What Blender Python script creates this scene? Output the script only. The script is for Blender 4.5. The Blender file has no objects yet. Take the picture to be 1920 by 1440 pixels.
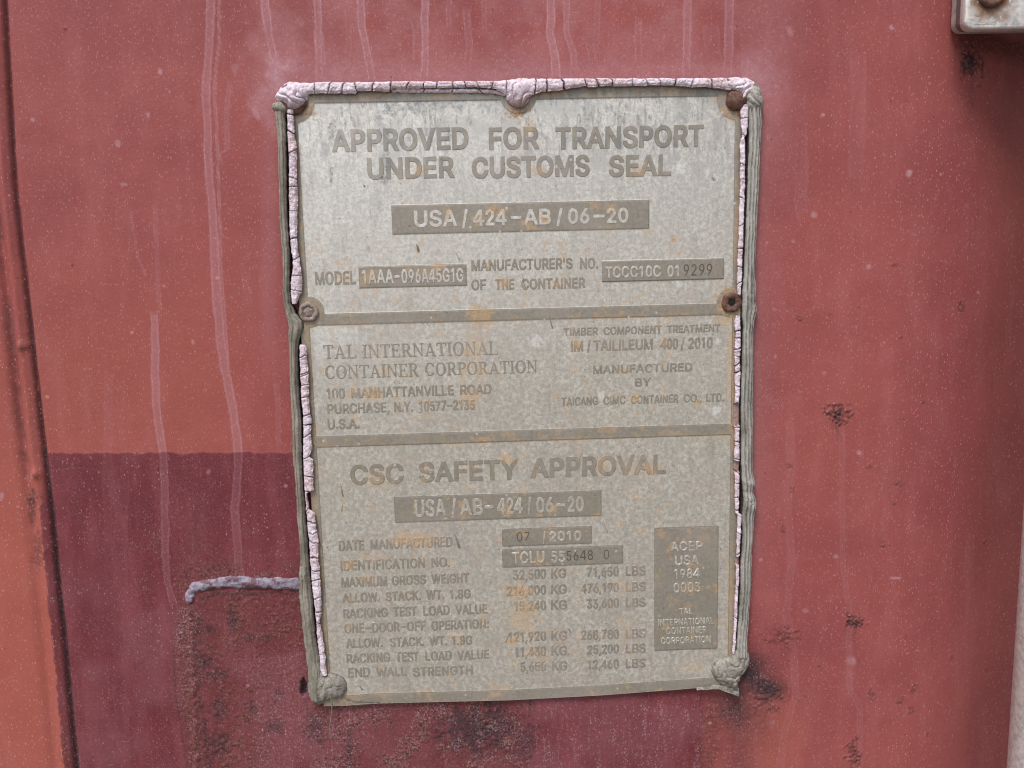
import bpy, math, random
import numpy as np
from mathutils import Matrix, Vector

scene = bpy.context.scene
COL = scene.collection
random.seed(7)
rng = np.random.default_rng(11)

# ------------------------------------------------------------------ camera
# wall frame in millimetres: u to the right, v downward, w into the wall.  world: X=u, Y=w, Z=-v
FOC = 1450.0                      # focal length in photo pixels (1920 wide)
ROT = np.array([0.1330, -0.0320, -0.0268]); TR = np.array([-97.3224, -126.3719, 348.5051])
def rodrigues(w):
    th = np.linalg.norm(w); k = w/th
    K = np.array([[0,-k[2],k[1]],[k[2],0,-k[0]],[-k[1],k[0],0]])
    return np.eye(3)+math.sin(th)*K+(1-math.cos(th))*K@K
RM = rodrigues(ROT); CC = -RM.T@TR
Z0 = 1.30                         # height of the top of the plate above the ground, metres
def W(u, v, h=0.0):               # wall mm -> world metres, h = height off the wall plane toward the viewer
    return (u/1000.0, -h/1000.0, Z0-v/1000.0)
def unproj(px, py, h=0.0):        # photo pixel -> (u, v) on the plane h mm in front of the plate plane
    px = np.asarray(px, float); py = np.asarray(py, float)
    d = np.stack([(px-960)/FOC, (py-720)/FOC, np.ones_like(px)], -1)@RM
    s = (-h-CC[2])/d[..., 2]
    return CC[0]+s*d[..., 0], CC[1]+s*d[..., 1]
def proj(u, v, h=0.0):
    p = np.stack([u, v, -h+0*u], -1)@RM.T+TR
    return 960+FOC*p[..., 0]/p[..., 2], 720+FOC*p[..., 1]/p[..., 2]
cam = bpy.data.cameras.new('camera'); co = bpy.data.objects.new('camera', cam); COL.objects.link(co)
cam.sensor_width = 36; cam.lens = 36*FOC/1920; cam.clip_start = 0.01; cam.clip_end = 2000
xr, yd, zf = RM[0], RM[1], RM[2]
def wv(a): return Vector((a[0], a[2], -a[1]))
m = Matrix.Identity(4)
for j, a in enumerate((wv(xr), -wv(yd), -wv(zf))):
    for i in range(3): m[i][j] = a[i]
m.translation = Vector((CC[0]/1000, CC[2]/1000, Z0-CC[1]/1000))
co.matrix_world = m
scene.camera = co

# ------------------------------------------------------------------ sky, sun, exposure
SUN_EL, SUN_AZ = math.radians(58), math.radians(-28)      # azimuth from the viewer's side, negative = from the left
world = bpy.data.worlds.new('World'); scene.world = world; world.use_nodes = True
nt = world.node_tree; nt.nodes.clear()
out = nt.nodes.new('ShaderNodeOutputWorld'); bg = nt.nodes.new('ShaderNodeBackground')
sky = nt.nodes.new('ShaderNodeTexSky'); sky.sky_type = 'NISHITA'; sky.sun_disc = False
sdir = Vector((math.sin(SUN_AZ)*math.cos(SUN_EL), -math.cos(SUN_AZ)*math.cos(SUN_EL), math.sin(SUN_EL)))
sky.sun_elevation = SUN_EL; sky.sun_rotation = math.atan2(sdir.x, sdir.y)
sky.air_density = 1.0; sky.dust_density = 4.0; sky.ozone_density = 1.0
# below the horizon: the pale yard ground around the container
tc = nt.nodes.new('ShaderNodeTexCoord'); sp = nt.nodes.new('ShaderNodeSeparateXYZ')
mr = nt.nodes.new('ShaderNodeMapRange'); mr.inputs[1].default_value = -0.12; mr.inputs[2].default_value = 0.05
mx = nt.nodes.new('ShaderNodeMix'); mx.data_type = 'RGBA'
mx.inputs[6].default_value = (2.3, 2.12, 1.9, 1)
hs = nt.nodes.new('ShaderNodeHueSaturation'); hs.inputs['Saturation'].default_value = 0.35
nt.links.new(tc.outputs['Generated'], sp.inputs[0]); nt.links.new(sp.outputs[2], mr.inputs[0])
nt.links.new(sky.outputs[0], hs.inputs['Color'])
nt.links.new(mr.outputs[0], mx.inputs[0]); nt.links.new(hs.outputs[0], mx.inputs[7])
nt.links.new(mx.outputs[2], bg.inputs[0]); bg.inputs[1].default_value = 0.12
nt.links.new(bg.outputs[0], out.inputs[0])
sl = bpy.data.lights.new('sun', 'SUN'); sl.energy = 2.0; sl.angle = math.radians(18); sl.color = (1, .97, .93)
so = bpy.data.objects.new('sun', sl); COL.objects.link(so)
so.rotation_euler = sdir.to_track_quat('Z', 'Y').to_euler()
scene.view_settings.view_transform = 'Standard'; scene.view_settings.look = 'None'
scene.view_settings.exposure = 0.18; scene.view_settings.gamma = 1.0
scene.view_settings.use_curve_mapping = False
scene.cycles.filter_width = 1.15

# ------------------------------------------------------------------ helpers
def hsh(i, j, s):
    n = (i.astype(np.int64)*374761393+j.astype(np.int64)*668265263+s*1442695041) & 0xffffffff
    n = ((n ^ (n >> 13))*1274126177) & 0xffffffff
    n = ((n ^ (n >> 16))*2246822519) & 0xffffffff
    return ((n ^ (n >> 15)) & 0xffffff)/float(0xffffff)
def vnoise(x, y, s=0):
    x = np.asarray(x, float); y = np.asarray(y, float)
    i = np.floor(x); j = np.floor(y); fx = x-i; fy = y-j
    fx = fx*fx*(3-2*fx); fy = fy*fy*(3-2*fy); i = i.astype(np.int64); j = j.astype(np.int64)
    a = hsh(i, j, s); b = hsh(i+1, j, s); c = hsh(i, j+1, s); d = hsh(i+1, j+1, s)
    return (a*(1-fx)+b*fx)*(1-fy)+(c*(1-fx)+d*fx)*fy
def fbm(x, y, s=0, o=4):
    t = 0; a = 1; n = 0
    for k in range(o):
        t = t+a*vnoise(x*2**k+17.3*k, y*2**k-9.1*k, s+k*13); n += a; a *= .55
    return t/n
def sm(x, a, b):
    t = np.clip((x-a)/(b-a), 0, 1); return t*t*(3-2*t)
def spot(px, py, x, y, rx, ry=None, n=None, amt=.6):
    ry = ry or rx
    d = np.sqrt(((px-x)/rx)**2+((py-y)/ry)**2)
    if n is not None: d = d+(n-.5)*amt*2
    return 1-sm(d, .35, 1.0)

def mesh_obj(name, V, F, mat, parent=None, smooth=True, attrs=None):
    me = bpy.data.meshes.new(name)
    V = np.asarray(V, dtype=np.float32); F = np.asarray(F, dtype=np.int32)
    me.vertices.add(len(V)); me.vertices.foreach_set('co', V.ravel())
    n, k = F.shape
    me.loops.add(n*k); me.loops.foreach_set('vertex_index', F.ravel())
    me.polygons.add(n); me.polygons.foreach_set('loop_start', np.arange(0, n*k, k, dtype=np.int32))
    me.update(calc_edges=True)
    if smooth: me.polygons.foreach_set('use_smooth', np.ones(n, dtype=bool))
    for an, arr in (attrs or {}).items():
        a = me.color_attributes.new(an, 'FLOAT_COLOR', 'POINT')
        arr = np.asarray(arr, dtype=np.float32)
        if arr.shape[1] == 3: arr = np.concatenate([arr, np.ones((len(arr), 1), np.float32)], 1)
        a.data.foreach_set('color', np.clip(arr, 0, 1).ravel())
    me.materials.append(mat)
    o = bpy.data.objects.new(name, me); COL.objects.link(o)
    if parent is not None: o.parent = parent
    return o
def tag(o, label, cat, group=None):
    o['label'] = label; o['category'] = cat
    if group: o['group'] = group
    return o
def empty(name, label, cat):
    o = bpy.data.objects.new(name, None); COL.objects.link(o); o.empty_display_size = .02
    return tag(o, label, cat)
def gridfaces(nr, nc, closed=False):
    i, j = np.meshgrid(np.arange(nr-1), np.arange(nc if closed else nc-1), indexing='ij')
    j2 = (j+1) % nc
    return np.stack([i*nc+j, (i+1)*nc+j, (i+1)*nc+j2, i*nc+j2], -1).reshape(-1, 4)

# node helper
class NT:
    def __init__(s, name):
        s.m = bpy.data.materials.new(name); s.m.use_nodes = True; s.t = s.m.node_tree; s.t.nodes.clear()
        s.o = s.t.nodes.new('ShaderNodeOutputMaterial'); s.b = s.t.nodes.new('ShaderNodeBsdfPrincipled')
        s.t.links.new(s.b.outputs[0], s.o.inputs[0])
    def n(s, typ, **kw):
        x = s.t.nodes.new(typ)
        for k, v in kw.items():
            setattr(x, k, v)
        return x
    def l(s, a, b): s.t.links.new(a, b)
    def set(s, sock, v):
        if isinstance(v, bpy.types.NodeSocket): s.l(v, sock)
        else: sock.default_value = v
    def co(s, scale=(1, 1, 1)):
        g = s.n('ShaderNodeNewGeometry'); mp = s.n('ShaderNodeMapping'); mp.inputs['Scale'].default_value = scale
        s.l(g.outputs['Position'], mp.inputs[0]); return mp.outputs[0]
    def noise(s, co, sc, det=4, rough=.6):
        x = s.n('ShaderNodeTexNoise'); x.inputs['Scale'].default_value = sc; x.inputs['Detail'].default_value = det
        x.inputs['Roughness'].default_value = rough; s.l(co, x.inputs['Vector']); return x.outputs['Fac']
    def ramp(s, f, a, b, lo=0., hi=1.):
        x = s.n('ShaderNodeMapRange'); x.interpolation_type = 'SMOOTHSTEP'; x.clamp = True
        s.set(x.inputs[0], f); x.inputs[1].default_value = a; x.inputs[2].default_value = b
        x.inputs[3].default_value = lo; x.inputs[4].default_value = hi; return x.outputs[0]
    def math(s, op, a, b=0., c=0.):
        x = s.n('ShaderNodeMath', operation=op); s.set(x.inputs[0], a); s.set(x.inputs[1], b); s.set(x.inputs[2], c)
        return x.outputs[0]
    def mix(s, f, a, b, mode='MIX'):
        x = s.n('ShaderNodeMix', data_type='RGBA', blend_type=mode); x.clamp_factor = True
        s.set(x.inputs[0], f)
        for k, v in ((6, a), (7, b)):
            if isinstance(v, tuple) and len(v) == 3: v = (*v, 1)
            s.set(x.inputs[k], v)
        return x.outputs[2]
    def attr(s, name):
        a = s.n('ShaderNodeAttribute', attribute_name=name); q = s.n('ShaderNodeSeparateColor'); s.l(a.outputs['Color'], q.inputs[0])
        return q.outputs[0], q.outputs[1], q.outputs[2]
    def specks(s, co, scale, keep, rad, stretch=None):
        v = s.n('ShaderNodeTexVoronoi'); v.inputs['Scale'].default_value = scale; s.l(co, v.inputs['Vector'])
        q = s.n('ShaderNodeSeparateColor'); s.l(v.outputs['Color'], q.inputs[0])
        a = s.ramp(v.outputs['Distance'], rad, rad*.45)
        k = s.math('LESS_THAN', q.outputs[0], keep)
        return s.math('MULTIPLY', a, s.math('MULTIPLY', k, s.math('MULTIPLY_ADD', q.outputs[1], .75, .25)))
    def bump(s, h, strength, dist):
        x = s.n('ShaderNodeBump'); x.inputs['Strength'].default_value = strength; x.inputs['Distance'].default_value = dist
        s.set(x.inputs['Height'], h); s.l(x.outputs[0], s.b.inputs['Normal'])
G={"A":[480,[[16,0,201,509,276,509,463,0,395,0,287,302,264,372,232,478,245,478,213,371,190,302,85,0],[110,142,110,199,370,199,370,142]]],"B":[456,[[60,0,60,509,241,509,289,504,329,491,359,469,381,442,394,410,398,374,395,344,387,320,373,301,356,286,315,267,315,262,339,257,363,246,385,227,402,203,414,173,418,136,413,100,400,67,377,39,344,18,301,4,246,0],[125,57,245,57,296,63,330,80,349,105,355,137,352,161,342,184,327,203,306,218,279,228,248,231,125,231],[125,285,238,285,265,288,288,296,308,309,323,326,333,348,336,372,330,403,313,429,283,446,240,452,125,452]]],"C":[510,[[267,-7,205,1,150,25,104,63,70,115,48,179,40,254,48,329,70,393,104,445,150,484,205,508,267,516,305,513,340,504,373,490,402,471,427,447,448,418,463,385,473,348,408,348,401,373,389,394,357,428,315,449,267,456,223,450,184,432,150,403,125,364,109,314,103,254,109,194,125,145,151,105,184,76,223,59,267,53,315,60,357,81,389,114,401,136,408,160,473,160,463,124,448,91,428,62,402,38,373,19,341,5,305,-4]]],"D":[502,[[219,0,96,0,96,57,215,57,272,63,318,81,354,110,379,149,394,198,399,255,394,312,379,360,354,399,320,428,275,446,221,452,93,452,93,509,225,509,294,501,352,478,399,441,433,391,455,329,462,255,454,181,433,119,398,68,351,31,291,8],[125,509,125,0,60,0,60,509]]],"E":[419,[[60,0,60,509,372,509,372,452,125,452,125,286,355,286,355,229,125,229,125,57,375,57,375,0]]],"F":[410,[[60,0,60,509,369,509,369,452,125,452,125,278,346,278,346,221,125,221,125,0]]],"G":[520,[[269,-7,205,1,149,25,104,64,69,116,48,179,40,254,48,329,69,393,103,445,149,484,203,508,265,516,304,513,340,504,374,489,403,469,429,445,449,416,465,384,474,349,408,349,387,393,356,427,315,448,265,456,222,450,183,432,150,404,125,364,109,314,103,254,109,194,125,145,151,105,184,76,224,59,269,53,309,57,345,71,374,93,396,123,410,160,415,202,434,199,283,199,283,256,478,256,478,200,471,141,451,91,419,50,377,19,326,0]]],"H":[517,[[60,0,60,509,125,509,125,289,392,289,392,509,457,509,457,0,392,0,392,232,125,232,125,0]]],"I":[300,[[31,0,31,57,118,57,118,452,31,452,31,509,269,509,269,452,183,452,183,57,269,57,269,0]]],"J":[396,[[185,-7,124,3,76,33,44,81,33,145,33,173,98,173,98,145,104,104,122,74,149,56,185,50,220,56,248,74,266,104,272,145,272,509,336,509,336,145,326,81,294,33,246,3]]],"K":[467,[[104,145,104,216,139,261,174,303,212,344,364,509,448,509,231,276,228,276],[60,0,60,509,125,509,125,334,124,225,125,193,125,0],[372,0,188,259,228,309,449,0]]],"L":[393,[[60,0,60,509,125,509,125,57,361,57,361,0]]],"M":[628,[[60,0,60,509,152,509,277,187,287,159,299,123,311,84,322,49,307,49,318,83,330,121,342,158,352,187,476,509,568,509,568,0,504,0,504,291,504,327,505,369,506,413,507,457,513,457,498,409,482,363,467,322,456,291,342,0,286,0,170,291,159,321,145,361,129,408,112,457,119,457,120,416,121,372,122,328,122,291,122,0]]],"N":[523,[[60,0,60,509,136,509,343,183,363,151,388,107,414,55,405,54,401,108,399,157,399,195,399,509,463,509,463,0,387,0,202,290,177,331,148,381,108,452,119,454,122,384,124,328,125,291,125,0]]],"O":[533,[[267,-7,205,1,150,25,105,63,70,115,48,179,40,254,48,329,70,393,105,445,150,484,205,508,267,516,329,508,384,484,429,445,464,393,486,329,493,254,486,179,464,115,429,63,384,25,329,1],[267,53,310,59,349,76,383,105,408,144,425,194,430,254,425,314,408,365,383,404,349,433,310,450,267,456,223,450,184,433,151,404,125,364,109,314,103,254,109,194,125,144,151,105,184,76,223,59]]],"P":[444,[[60,0,60,509,235,509,289,503,332,487,366,462,390,430,404,391,409,348,404,304,390,265,366,233,332,207,289,191,235,186,109,186,109,242,232,242,269,246,297,256,318,272,333,294,342,319,344,348,342,376,333,402,318,423,297,438,268,449,232,452,125,452,125,0]]],"R":[449,[[60,0,60,509,236,509,290,504,333,489,367,465,390,433,405,395,409,352,405,309,390,271,367,240,333,217,289,203,236,198,96,198,96,255,234,255,269,258,298,267,319,281,334,300,342,324,345,352,342,380,334,405,319,425,298,440,269,449,233,452,125,452,125,0],[353,0,230,229,303,229,428,0]]],"S":[447,[[224,-9,172,-4,128,9,91,31,64,60,46,96,38,137,104,137,110,110,123,88,142,71,166,59,194,52,224,49,257,52,286,60,311,74,330,92,342,114,346,139,342,161,332,179,316,193,296,204,245,222,184,239,128,260,86,289,60,326,52,372,58,413,75,448,102,476,138,498,180,511,227,516,275,511,316,498,351,476,377,449,394,415,401,378,337,378,326,412,302,437,267,453,225,458,194,456,167,448,145,435,129,418,118,398,115,376,119,352,131,334,148,319,169,308,212,293,264,279,312,264,359,238,379,220,394,198,405,171,408,139,403,99,386,64,360,34,323,11,278,-4]]],"T":[449,[[32,452,32,509,417,509,417,452,257,452,257,0,193,0,193,452]]],"U":[517,[[259,-8,203,-2,154,15,114,43,85,80,66,124,60,173,60,509,124,509,124,178,128,144,141,113,160,87,187,68,220,56,259,52,298,56,331,68,357,87,377,113,389,144,393,178,393,509,457,509,457,173,451,124,433,80,403,43,363,15,315,-2]]],"V":[480,[[204,0,16,509,84,509,192,206,215,137,248,31,235,31,267,138,290,206,395,509,463,509,278,0]]],"W":[686,[[155,0,16,509,82,509,163,196,176,145,187,94,197,40,189,40,200,94,211,145,224,196,306,509,380,509,462,196,474,145,486,94,497,40,488,40,499,94,510,145,523,196,603,509,670,509,530,0,455,0,368,323,351,391,336,475,350,475,335,395,318,323,230,0]]],"X":[474,[[18,0,217,284,217,236,29,509,104,509,178,400,204,361,224,329,243,292,232,292,252,329,272,361,298,400,374,509,446,509,259,239,259,287,456,0,382,0,292,129,268,165,250,196,230,231,244,231,225,196,206,166,182,129,92,0]]],"Y":[472,[[204,0,204,208,16,509,91,509,192,344,222,292,250,230,224,230,251,293,280,344,381,509,455,509,268,208,268,0]]],"0":[453,[[227,-7,174,1,130,24,95,62,69,113,53,178,48,254,53,330,69,395,95,447,130,484,174,508,227,516,279,508,323,484,358,447,384,395,400,330,405,254,400,178,384,113,359,62,323,24,279,1],[227,50,261,56,290,74,313,103,330,144,340,194,344,254,340,314,330,365,313,405,290,435,261,453,227,460,192,453,163,435,140,405,123,365,113,314,109,254,113,194,123,144,140,103,163,74,192,56]]],"1":[453,[[76,0,76,55,391,55,391,0],[276,509,276,0,212,0,212,448,209,448,86,358,86,427,198,509]]],"2":[453,[[64,0,64,48,234,229,282,282,311,327,318,348,320,372,317,397,308,419,293,436,273,449,250,457,224,460,196,456,172,447,153,433,139,414,130,390,127,362,66,362,71,405,86,442,111,473,143,496,182,511,225,516,268,511,306,497,337,474,361,445,376,411,381,372,378,345,371,318,357,290,336,259,267,180,153,60,153,57,389,57,389,0]]],"3":[453,[[218,-7,173,-3,133,10,98,30,70,57,52,92,44,132,109,132,115,108,126,87,144,71,165,59,190,52,218,50,248,53,275,61,297,74,315,93,325,116,329,145,326,172,316,196,299,217,275,234,242,244,201,248,157,248,157,299,288,448,288,452,70,452,70,509,372,509,372,461,211,278,211,289,264,288,308,276,344,253,371,222,387,186,393,145,387,103,370,66,344,36,309,12,266,-2]]],"4":[453,[[40,106,40,158,247,509,311,509,109,166,109,162,413,162,413,106],[282,0,282,121,282,146,282,318,343,318,343,0]]],"5":[453,[[221,-7,178,-2,140,11,108,32,83,60,66,93,60,130,122,130,127,108,138,89,154,73,173,60,196,52,221,50,250,53,276,64,298,82,314,104,324,131,328,162,324,193,314,221,297,244,275,262,248,273,218,277,168,268,145,258,128,246,67,253,96,509,366,509,366,452,151,452,134,302,155,315,178,325,203,331,229,334,263,330,294,321,321,306,345,285,364,260,379,231,388,199,391,163,385,117,369,76,343,41,309,15,268,-1]]],"6":[453,[[226,-7,182,-1,142,15,109,40,84,74,69,115,64,162,68,199,80,239,102,285,137,340,252,509,322,509,151,261,145,261,165,288,196,307,235,314,278,309,316,295,346,271,370,240,384,201,389,157,384,112,368,73,343,40,310,14,271,-2],[226,48,254,52,279,63,299,79,314,101,324,128,327,157,324,187,314,213,299,235,279,252,254,262,226,265,198,262,174,252,153,235,138,214,128,188,125,158,128,128,138,102,153,79,174,63,198,52]]],"7":[453,[[97,0,323,448,323,452,62,452,62,509,391,509,391,449,165,0]]],"8":[453,[[226,-7,178,-2,136,11,101,33,74,62,57,96,52,135,55,166,65,195,81,220,101,241,125,256,153,265,119,282,93,308,76,342,70,380,75,417,90,450,114,477,146,498,184,511,226,516,269,511,306,498,337,477,361,450,377,417,382,380,376,342,359,308,333,282,300,267,327,256,351,241,372,220,387,195,397,166,401,135,395,96,378,62,352,33,317,11,275,-2],[226,49,258,52,285,60,307,74,323,92,333,113,337,139,333,165,322,189,305,208,283,223,256,232,226,235,196,232,169,223,147,208,130,189,119,165,115,139,119,113,129,92,145,74,167,60,195,52],[226,290,252,292,274,300,293,313,307,330,316,352,319,376,316,400,308,420,294,437,275,450,252,457,226,460,200,457,177,450,159,437,145,420,136,399,133,376,136,352,145,330,159,313,178,300,201,292]]],"9":[453,[[226,516,271,510,310,494,343,468,368,434,384,393,389,347,385,309,373,270,350,224,315,168,200,0,130,0,302,248,307,248,288,221,257,202,218,195,175,199,137,214,106,237,83,269,68,307,64,352,69,397,85,436,110,469,142,494,182,510],[226,460,199,457,174,446,154,429,138,407,129,381,125,352,129,322,138,296,154,274,174,257,199,247,226,243,254,247,279,257,299,273,314,295,324,321,327,350,324,381,314,407,299,429,279,446,254,457]]],"/":[249,[[235,533,71,-76,14,-76,178,533]]],"-":[453,[[337,244,337,188,114,188,114,244]]],".":[188,[[95,-4,78,-1,63,9,53,24,50,41,53,59,63,73,78,83,95,87,113,83,128,73,138,59,141,41,138,24,128,9,113,-1]]],",":[188,[[38,-120,68,71,137,71,84,-120]]],":":[188,[[95,-4,78,-1,63,9,53,24,50,41,53,59,63,73,78,83,95,87,113,83,128,73,138,59,141,41,138,24,128,9,113,-1],[95,271,78,274,63,284,53,299,50,316,53,334,63,349,78,359,95,362,113,359,128,349,138,334,141,316,138,299,128,284,113,274]]],"'":[206,[[78,318,70,509,136,509,128,318]]]}
# ------------------------------------------------------------------ materials
def wall_material():
    t = NT('weathered_container_paint'); c = t.co()
    ma, dr, ru = t.attr('wear'); di, ch, og = t.attr('wear_tone_b')
    cv = t.co((1, 1, .22))
    big = t.noise(c, 14, 3); mid = t.noise(cv, 120, 4); fine = t.noise(c, 900, 3, .7); grit = t.noise(c, 2600, 2, .7)
    red = t.mix(t.ramp(big, .35, .65), (.268, .062, .063), (.320, .079, .074))
    red = t.mix(og, red, (.37, .095, .073))
    mar = t.mix(t.ramp(mid, .35, .7), (.138, .024, .034), (.172, .033, .045))
    col = t.mix(ma, red, mar)
    col = t.mix(t.math('MULTIPLY', t.ramp(mid, .45, .75), t.math('MULTIPLY_ADD', ma, -.07, .13)), col, (.50, .20, .21))
    lav = t.mix(t.ramp(fine, .3, .7), (.40, .19, .225), (.50, .27, .31))
    lav = t.mix(t.math('MULTIPLY', ma, .62), lav, (.20, .052, .07))
    col = t.mix(dr, col, lav)
    rc = t.mix(t.ramp(fine, .32, .66), (.050, .018, .016), (.19, .062, .052))
    rc = t.mix(t.ramp(t.noise(c, 330, 3), .45, .7), rc, (.155, .036, .040))
    col = t.mix(ru, col, rc)
    dk = t.mix(t.ramp(fine, .4, .75), (.022, .013, .017), (.080, .050, .060))
    col = t.mix(di, col, dk)
    # chalky worm-like flakes
    fl = t.ramp(t.math('ABSOLUTE', t.math('SUBTRACT', t.noise(c, 480, 3, .65), .5)), .035, .012)
    col = t.mix(t.math('MULTIPLY', ch, t.math('MULTIPLY', fl, t.ramp(fine, .4, .6))), col, t.mix(ma, (.42, .26, .27), (.36, .25, .28)))
    # water-spot specks
    a = t.specks(t.co((1, 1, .6)), 900, .42, .36)
    b = t.specks(t.co((1.1, 1, .8)), 480, .20, .24)
    e = t.specks(t.co((.8, 1, .9)), 150, .035, .16)
    sp = t.math('MAXIMUM', t.math('MULTIPLY', a, .50), t.math('MAXIMUM', t.math('MULTIPLY', b, .75), t.math('MULTIPLY', e, .8)))
    col = t.mix(sp, col, t.mix(ma, (.66, .33, .32), (.48, .30, .33)))
    sc = t.ramp(t.math('ABSOLUTE', t.math('SUBTRACT', t.noise(t.co((1, 1, .8)), 700, 2, .6), .5)), .022, .006)
    sp = t.math('MAXIMUM', sp, t.math('MULTIPLY', sc, t.ramp(t.noise(c, 260, 3), .54, .66, 0, .45)))
    sp = t.math('MULTIPLY', sp, t.ramp(t.noise(c, 38, 4, .6), .38, .62, .35, 1.0))
    p = t.specks(t.co((.9, 1, 1)), 260, .05, .15)
    col = t.mix(t.math('MULTIPLY', p, .8), col, (.10, .02, .018))
    col = t.mix(t.ramp(grit, .45, .7, .0, .18), col, (.60, .26, .25))
    t.l(col, t.b.inputs['Base Color'])
    rr = t.ramp(fine, .2, .8, .42, .60); t.l(t.mix(ru, rr, (.85, .85, .85)), t.b.inputs['Roughness'])
    t.b.inputs['Specular IOR Level'].default_value = .28
    h = t.math('ADD', t.math('MULTIPLY', t.noise(c, 650, 3, .6), .5), t.math('MULTIPLY', fine, .4))
    h = t.math('ADD', h, t.math('MULTIPLY', ru, t.math('MULTIPLY', t.noise(c, 1300, 3, .7), 1.5)))
    h = t.math('ADD', h, t.math('MULTIPLY', sp, .35))
    t.bump(h, .55, .00035)
    return t.m
def plate_material():
    t = NT('weathered_plate_metal'); c = t.co()
    et, ru, st = t.attr('wear'); wh_glare, dk, hi = t.attr('wear_tone_b')
    f1 = t.noise(c, 520, 5, .75); f2 = t.noise(c, 1500, 3, .75); f3 = t.noise(c, 60, 4, .6)
    base = t.mix(t.ramp(f1, .32, .66), (.43, .395, .34), (.80, .76, .70))
    base = t.mix(t.ramp(f2, .48, .64, 0, .50), base, (.86, .84, .80))
    base = t.mix(t.ramp(f2, .44, .34, 0, .22), base, (.27, .255, .235))
    base = t.mix(t.ramp(t.noise(c, 260, 4, .6), .44, .60, .30, 0), base, (.41, .375, .335))
    base = t.mix(t.ramp(f3, .35, .7, 0, .35), base, (.46, .43, .37))
    base = t.mix(t.math('MULTIPLY', wh_glare, t.ramp(f1, .36, .60, .45, .95)), base, (.90, .91, .91))
    ec = t.mix(t.ramp(f1, .3, .7), (.25, .225, .19), (.36, .33, .285))
    ec = t.mix(t.ramp(f3, .4, .7, 0, .4), ec, (.34, .285, .215))
    col = t.mix(et, base, ec)
    # little tan blotches of flash rust
    bl = t.math('MULTIPLY', t.ramp(t.noise(t.co((1, 1, .6)), 95, 5, .65), .66, .80), .28)
    rm = t.math('MAXIMUM', t.math('MULTIPLY', ru, t.ramp(f1, .15, .62)), bl)
    rcol = t.mix(t.ramp(f2, .35, .65), (.44, .25, .11), (.62, .43, .23))
    rcol = t.mix(t.math('MULTIPLY', t.ramp(ru, .75, 1.), t.ramp(f2, .6, .4)), rcol, (.24, .11, .05))
    col = t.mix(rm, col, rcol)
    col = t.mix(t.math('MULTIPLY', st, t.ramp(f1, .38, .60)), col, (.17, .19, .215))
    col = t.mix(t.math('MULTIPLY', hi, .85), col, (.085, .072, .062))
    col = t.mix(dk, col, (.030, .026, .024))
    col = t.mix(t.ramp(t.noise(t.co((1, 1, .18)), 160, 4, .65), .52, .70, 0, .30), col, (.30, .285, .26))
    col = t.mix(t.ramp(t.noise(c, 28, 3), .45, .65, 0, .18), col, (.52, .44, .42))
    pits = t.specks(c, 420, .22, .20)
    col = t.mix(t.math('MULTIPLY', pits, .65), col, (.13, .12, .11))
    wsp = t.specks(t.co((1, 1, .9)), 300, .14, .22)
    col = t.mix(t.math('MULTIPLY', wsp, .55), col, (.80, .80, .78))
    t.l(col, t.b.inputs['Base Color'])
    mt = t.math('MULTIPLY', t.math('SUBTRACT', 1., t.math('MAXIMUM', rm, dk)), t.ramp(et, 0., 1., .50, .35))
    t.l(mt, t.b.inputs['Metallic'])
    t.l(t.math('MULTIPLY_ADD', et, .10, t.ramp(f1, .3, .7, .50, .36)), t.b.inputs['Roughness'])
    h = t.math('ADD', t.math('MULTIPLY', f1, .5), t.math('MULTIPLY', f2, .3))
    t.bump(t.math('SUBTRACT', h, t.math('MULTIPLY', pits, .4)), .35, .00022)
    return t.m
def rubber_material(name, c0, c1, stripe, dark=(.018, .016, .014), pink=False):
    t = NT(name); cs = t.co((1, 1, .10)) if stripe else t.co(); c = t.co()
    cr, ed, v = t.attr('wear')
    n = t.noise(cs, 900 if stripe else 500, 4, .65); g = t.noise(c, 1500, 3, .7); b = t.noise(c, 45, 3)
    col = t.mix(t.ramp(n, .3, .7), c0, c1)
    col = t.mix(t.ramp(b, .4, .65, 0, .5), col, tuple(x*.72 for x in c0) if not pink else (.62, .40, .40))
    col = t.mix(t.ramp(g, .35, .7, 0, .35), col, tuple(min(.9, x*1.35) for x in c1))
    if pink:
        col = t.mix(t.math('MULTIPLY', v, .9), col, (.34, .20, .175))
        ln = t.ramp(t.math('ABSOLUTE', t.math('SUBTRACT', t.noise(t.co((1, 1, .7)), 170, 3, .6), .5)), .016, .004)
        col = t.mix(t.math('MULTIPLY', ln, .40), col, (.16, .10, .12))
        vv = t.n('ShaderNodeTexVoronoi', feature='DISTANCE_TO_EDGE'); vv.inputs['Scale'].default_value = 260
        t.l(t.co((1, 1, .8)), vv.inputs['Vector'])
        cl = t.math('MULTIPLY', t.ramp(vv.outputs['Distance'], .035, .008), t.ramp(b, .40, .60))
        col = t.mix(t.math('MULTIPLY', cl, .6), col, (.10, .06, .07))
    col = t.mix(ed, col, (.085, .075, .055) if not pink else (.30, .16, .13))
    col = t.mix(cr, col, dark)
    t.l(col, t.b.inputs['Base Color']); t.b.inputs['Roughness'].default_value = .75 if not pink else .6
    t.b.inputs['Specular IOR Level'].default_value = .3
    t.bump(t.math('ADD', t.math('MULTIPLY', n, .8), t.math('MULTIPLY', g, .4)), .6, .0003)
    return t.m
def rivet_material(name, a, b, c_):
    t = NT(name); c = t.co(); f = t.noise(c, 520, 4, .7); g = t.noise(c, 1500, 3, .7)
    col = t.mix(t.ramp(f, .35, .65), a, b); col = t.mix(t.ramp(g, .5, .7, 0, .6), col, c_)
    t.l(col, t.b.inputs['Base Color']); t.b.inputs['Roughness'].default_value = .7; t.b.inputs['Metallic'].default_value = .2
    t.bump(f, .8, .0005); return t.m
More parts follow.
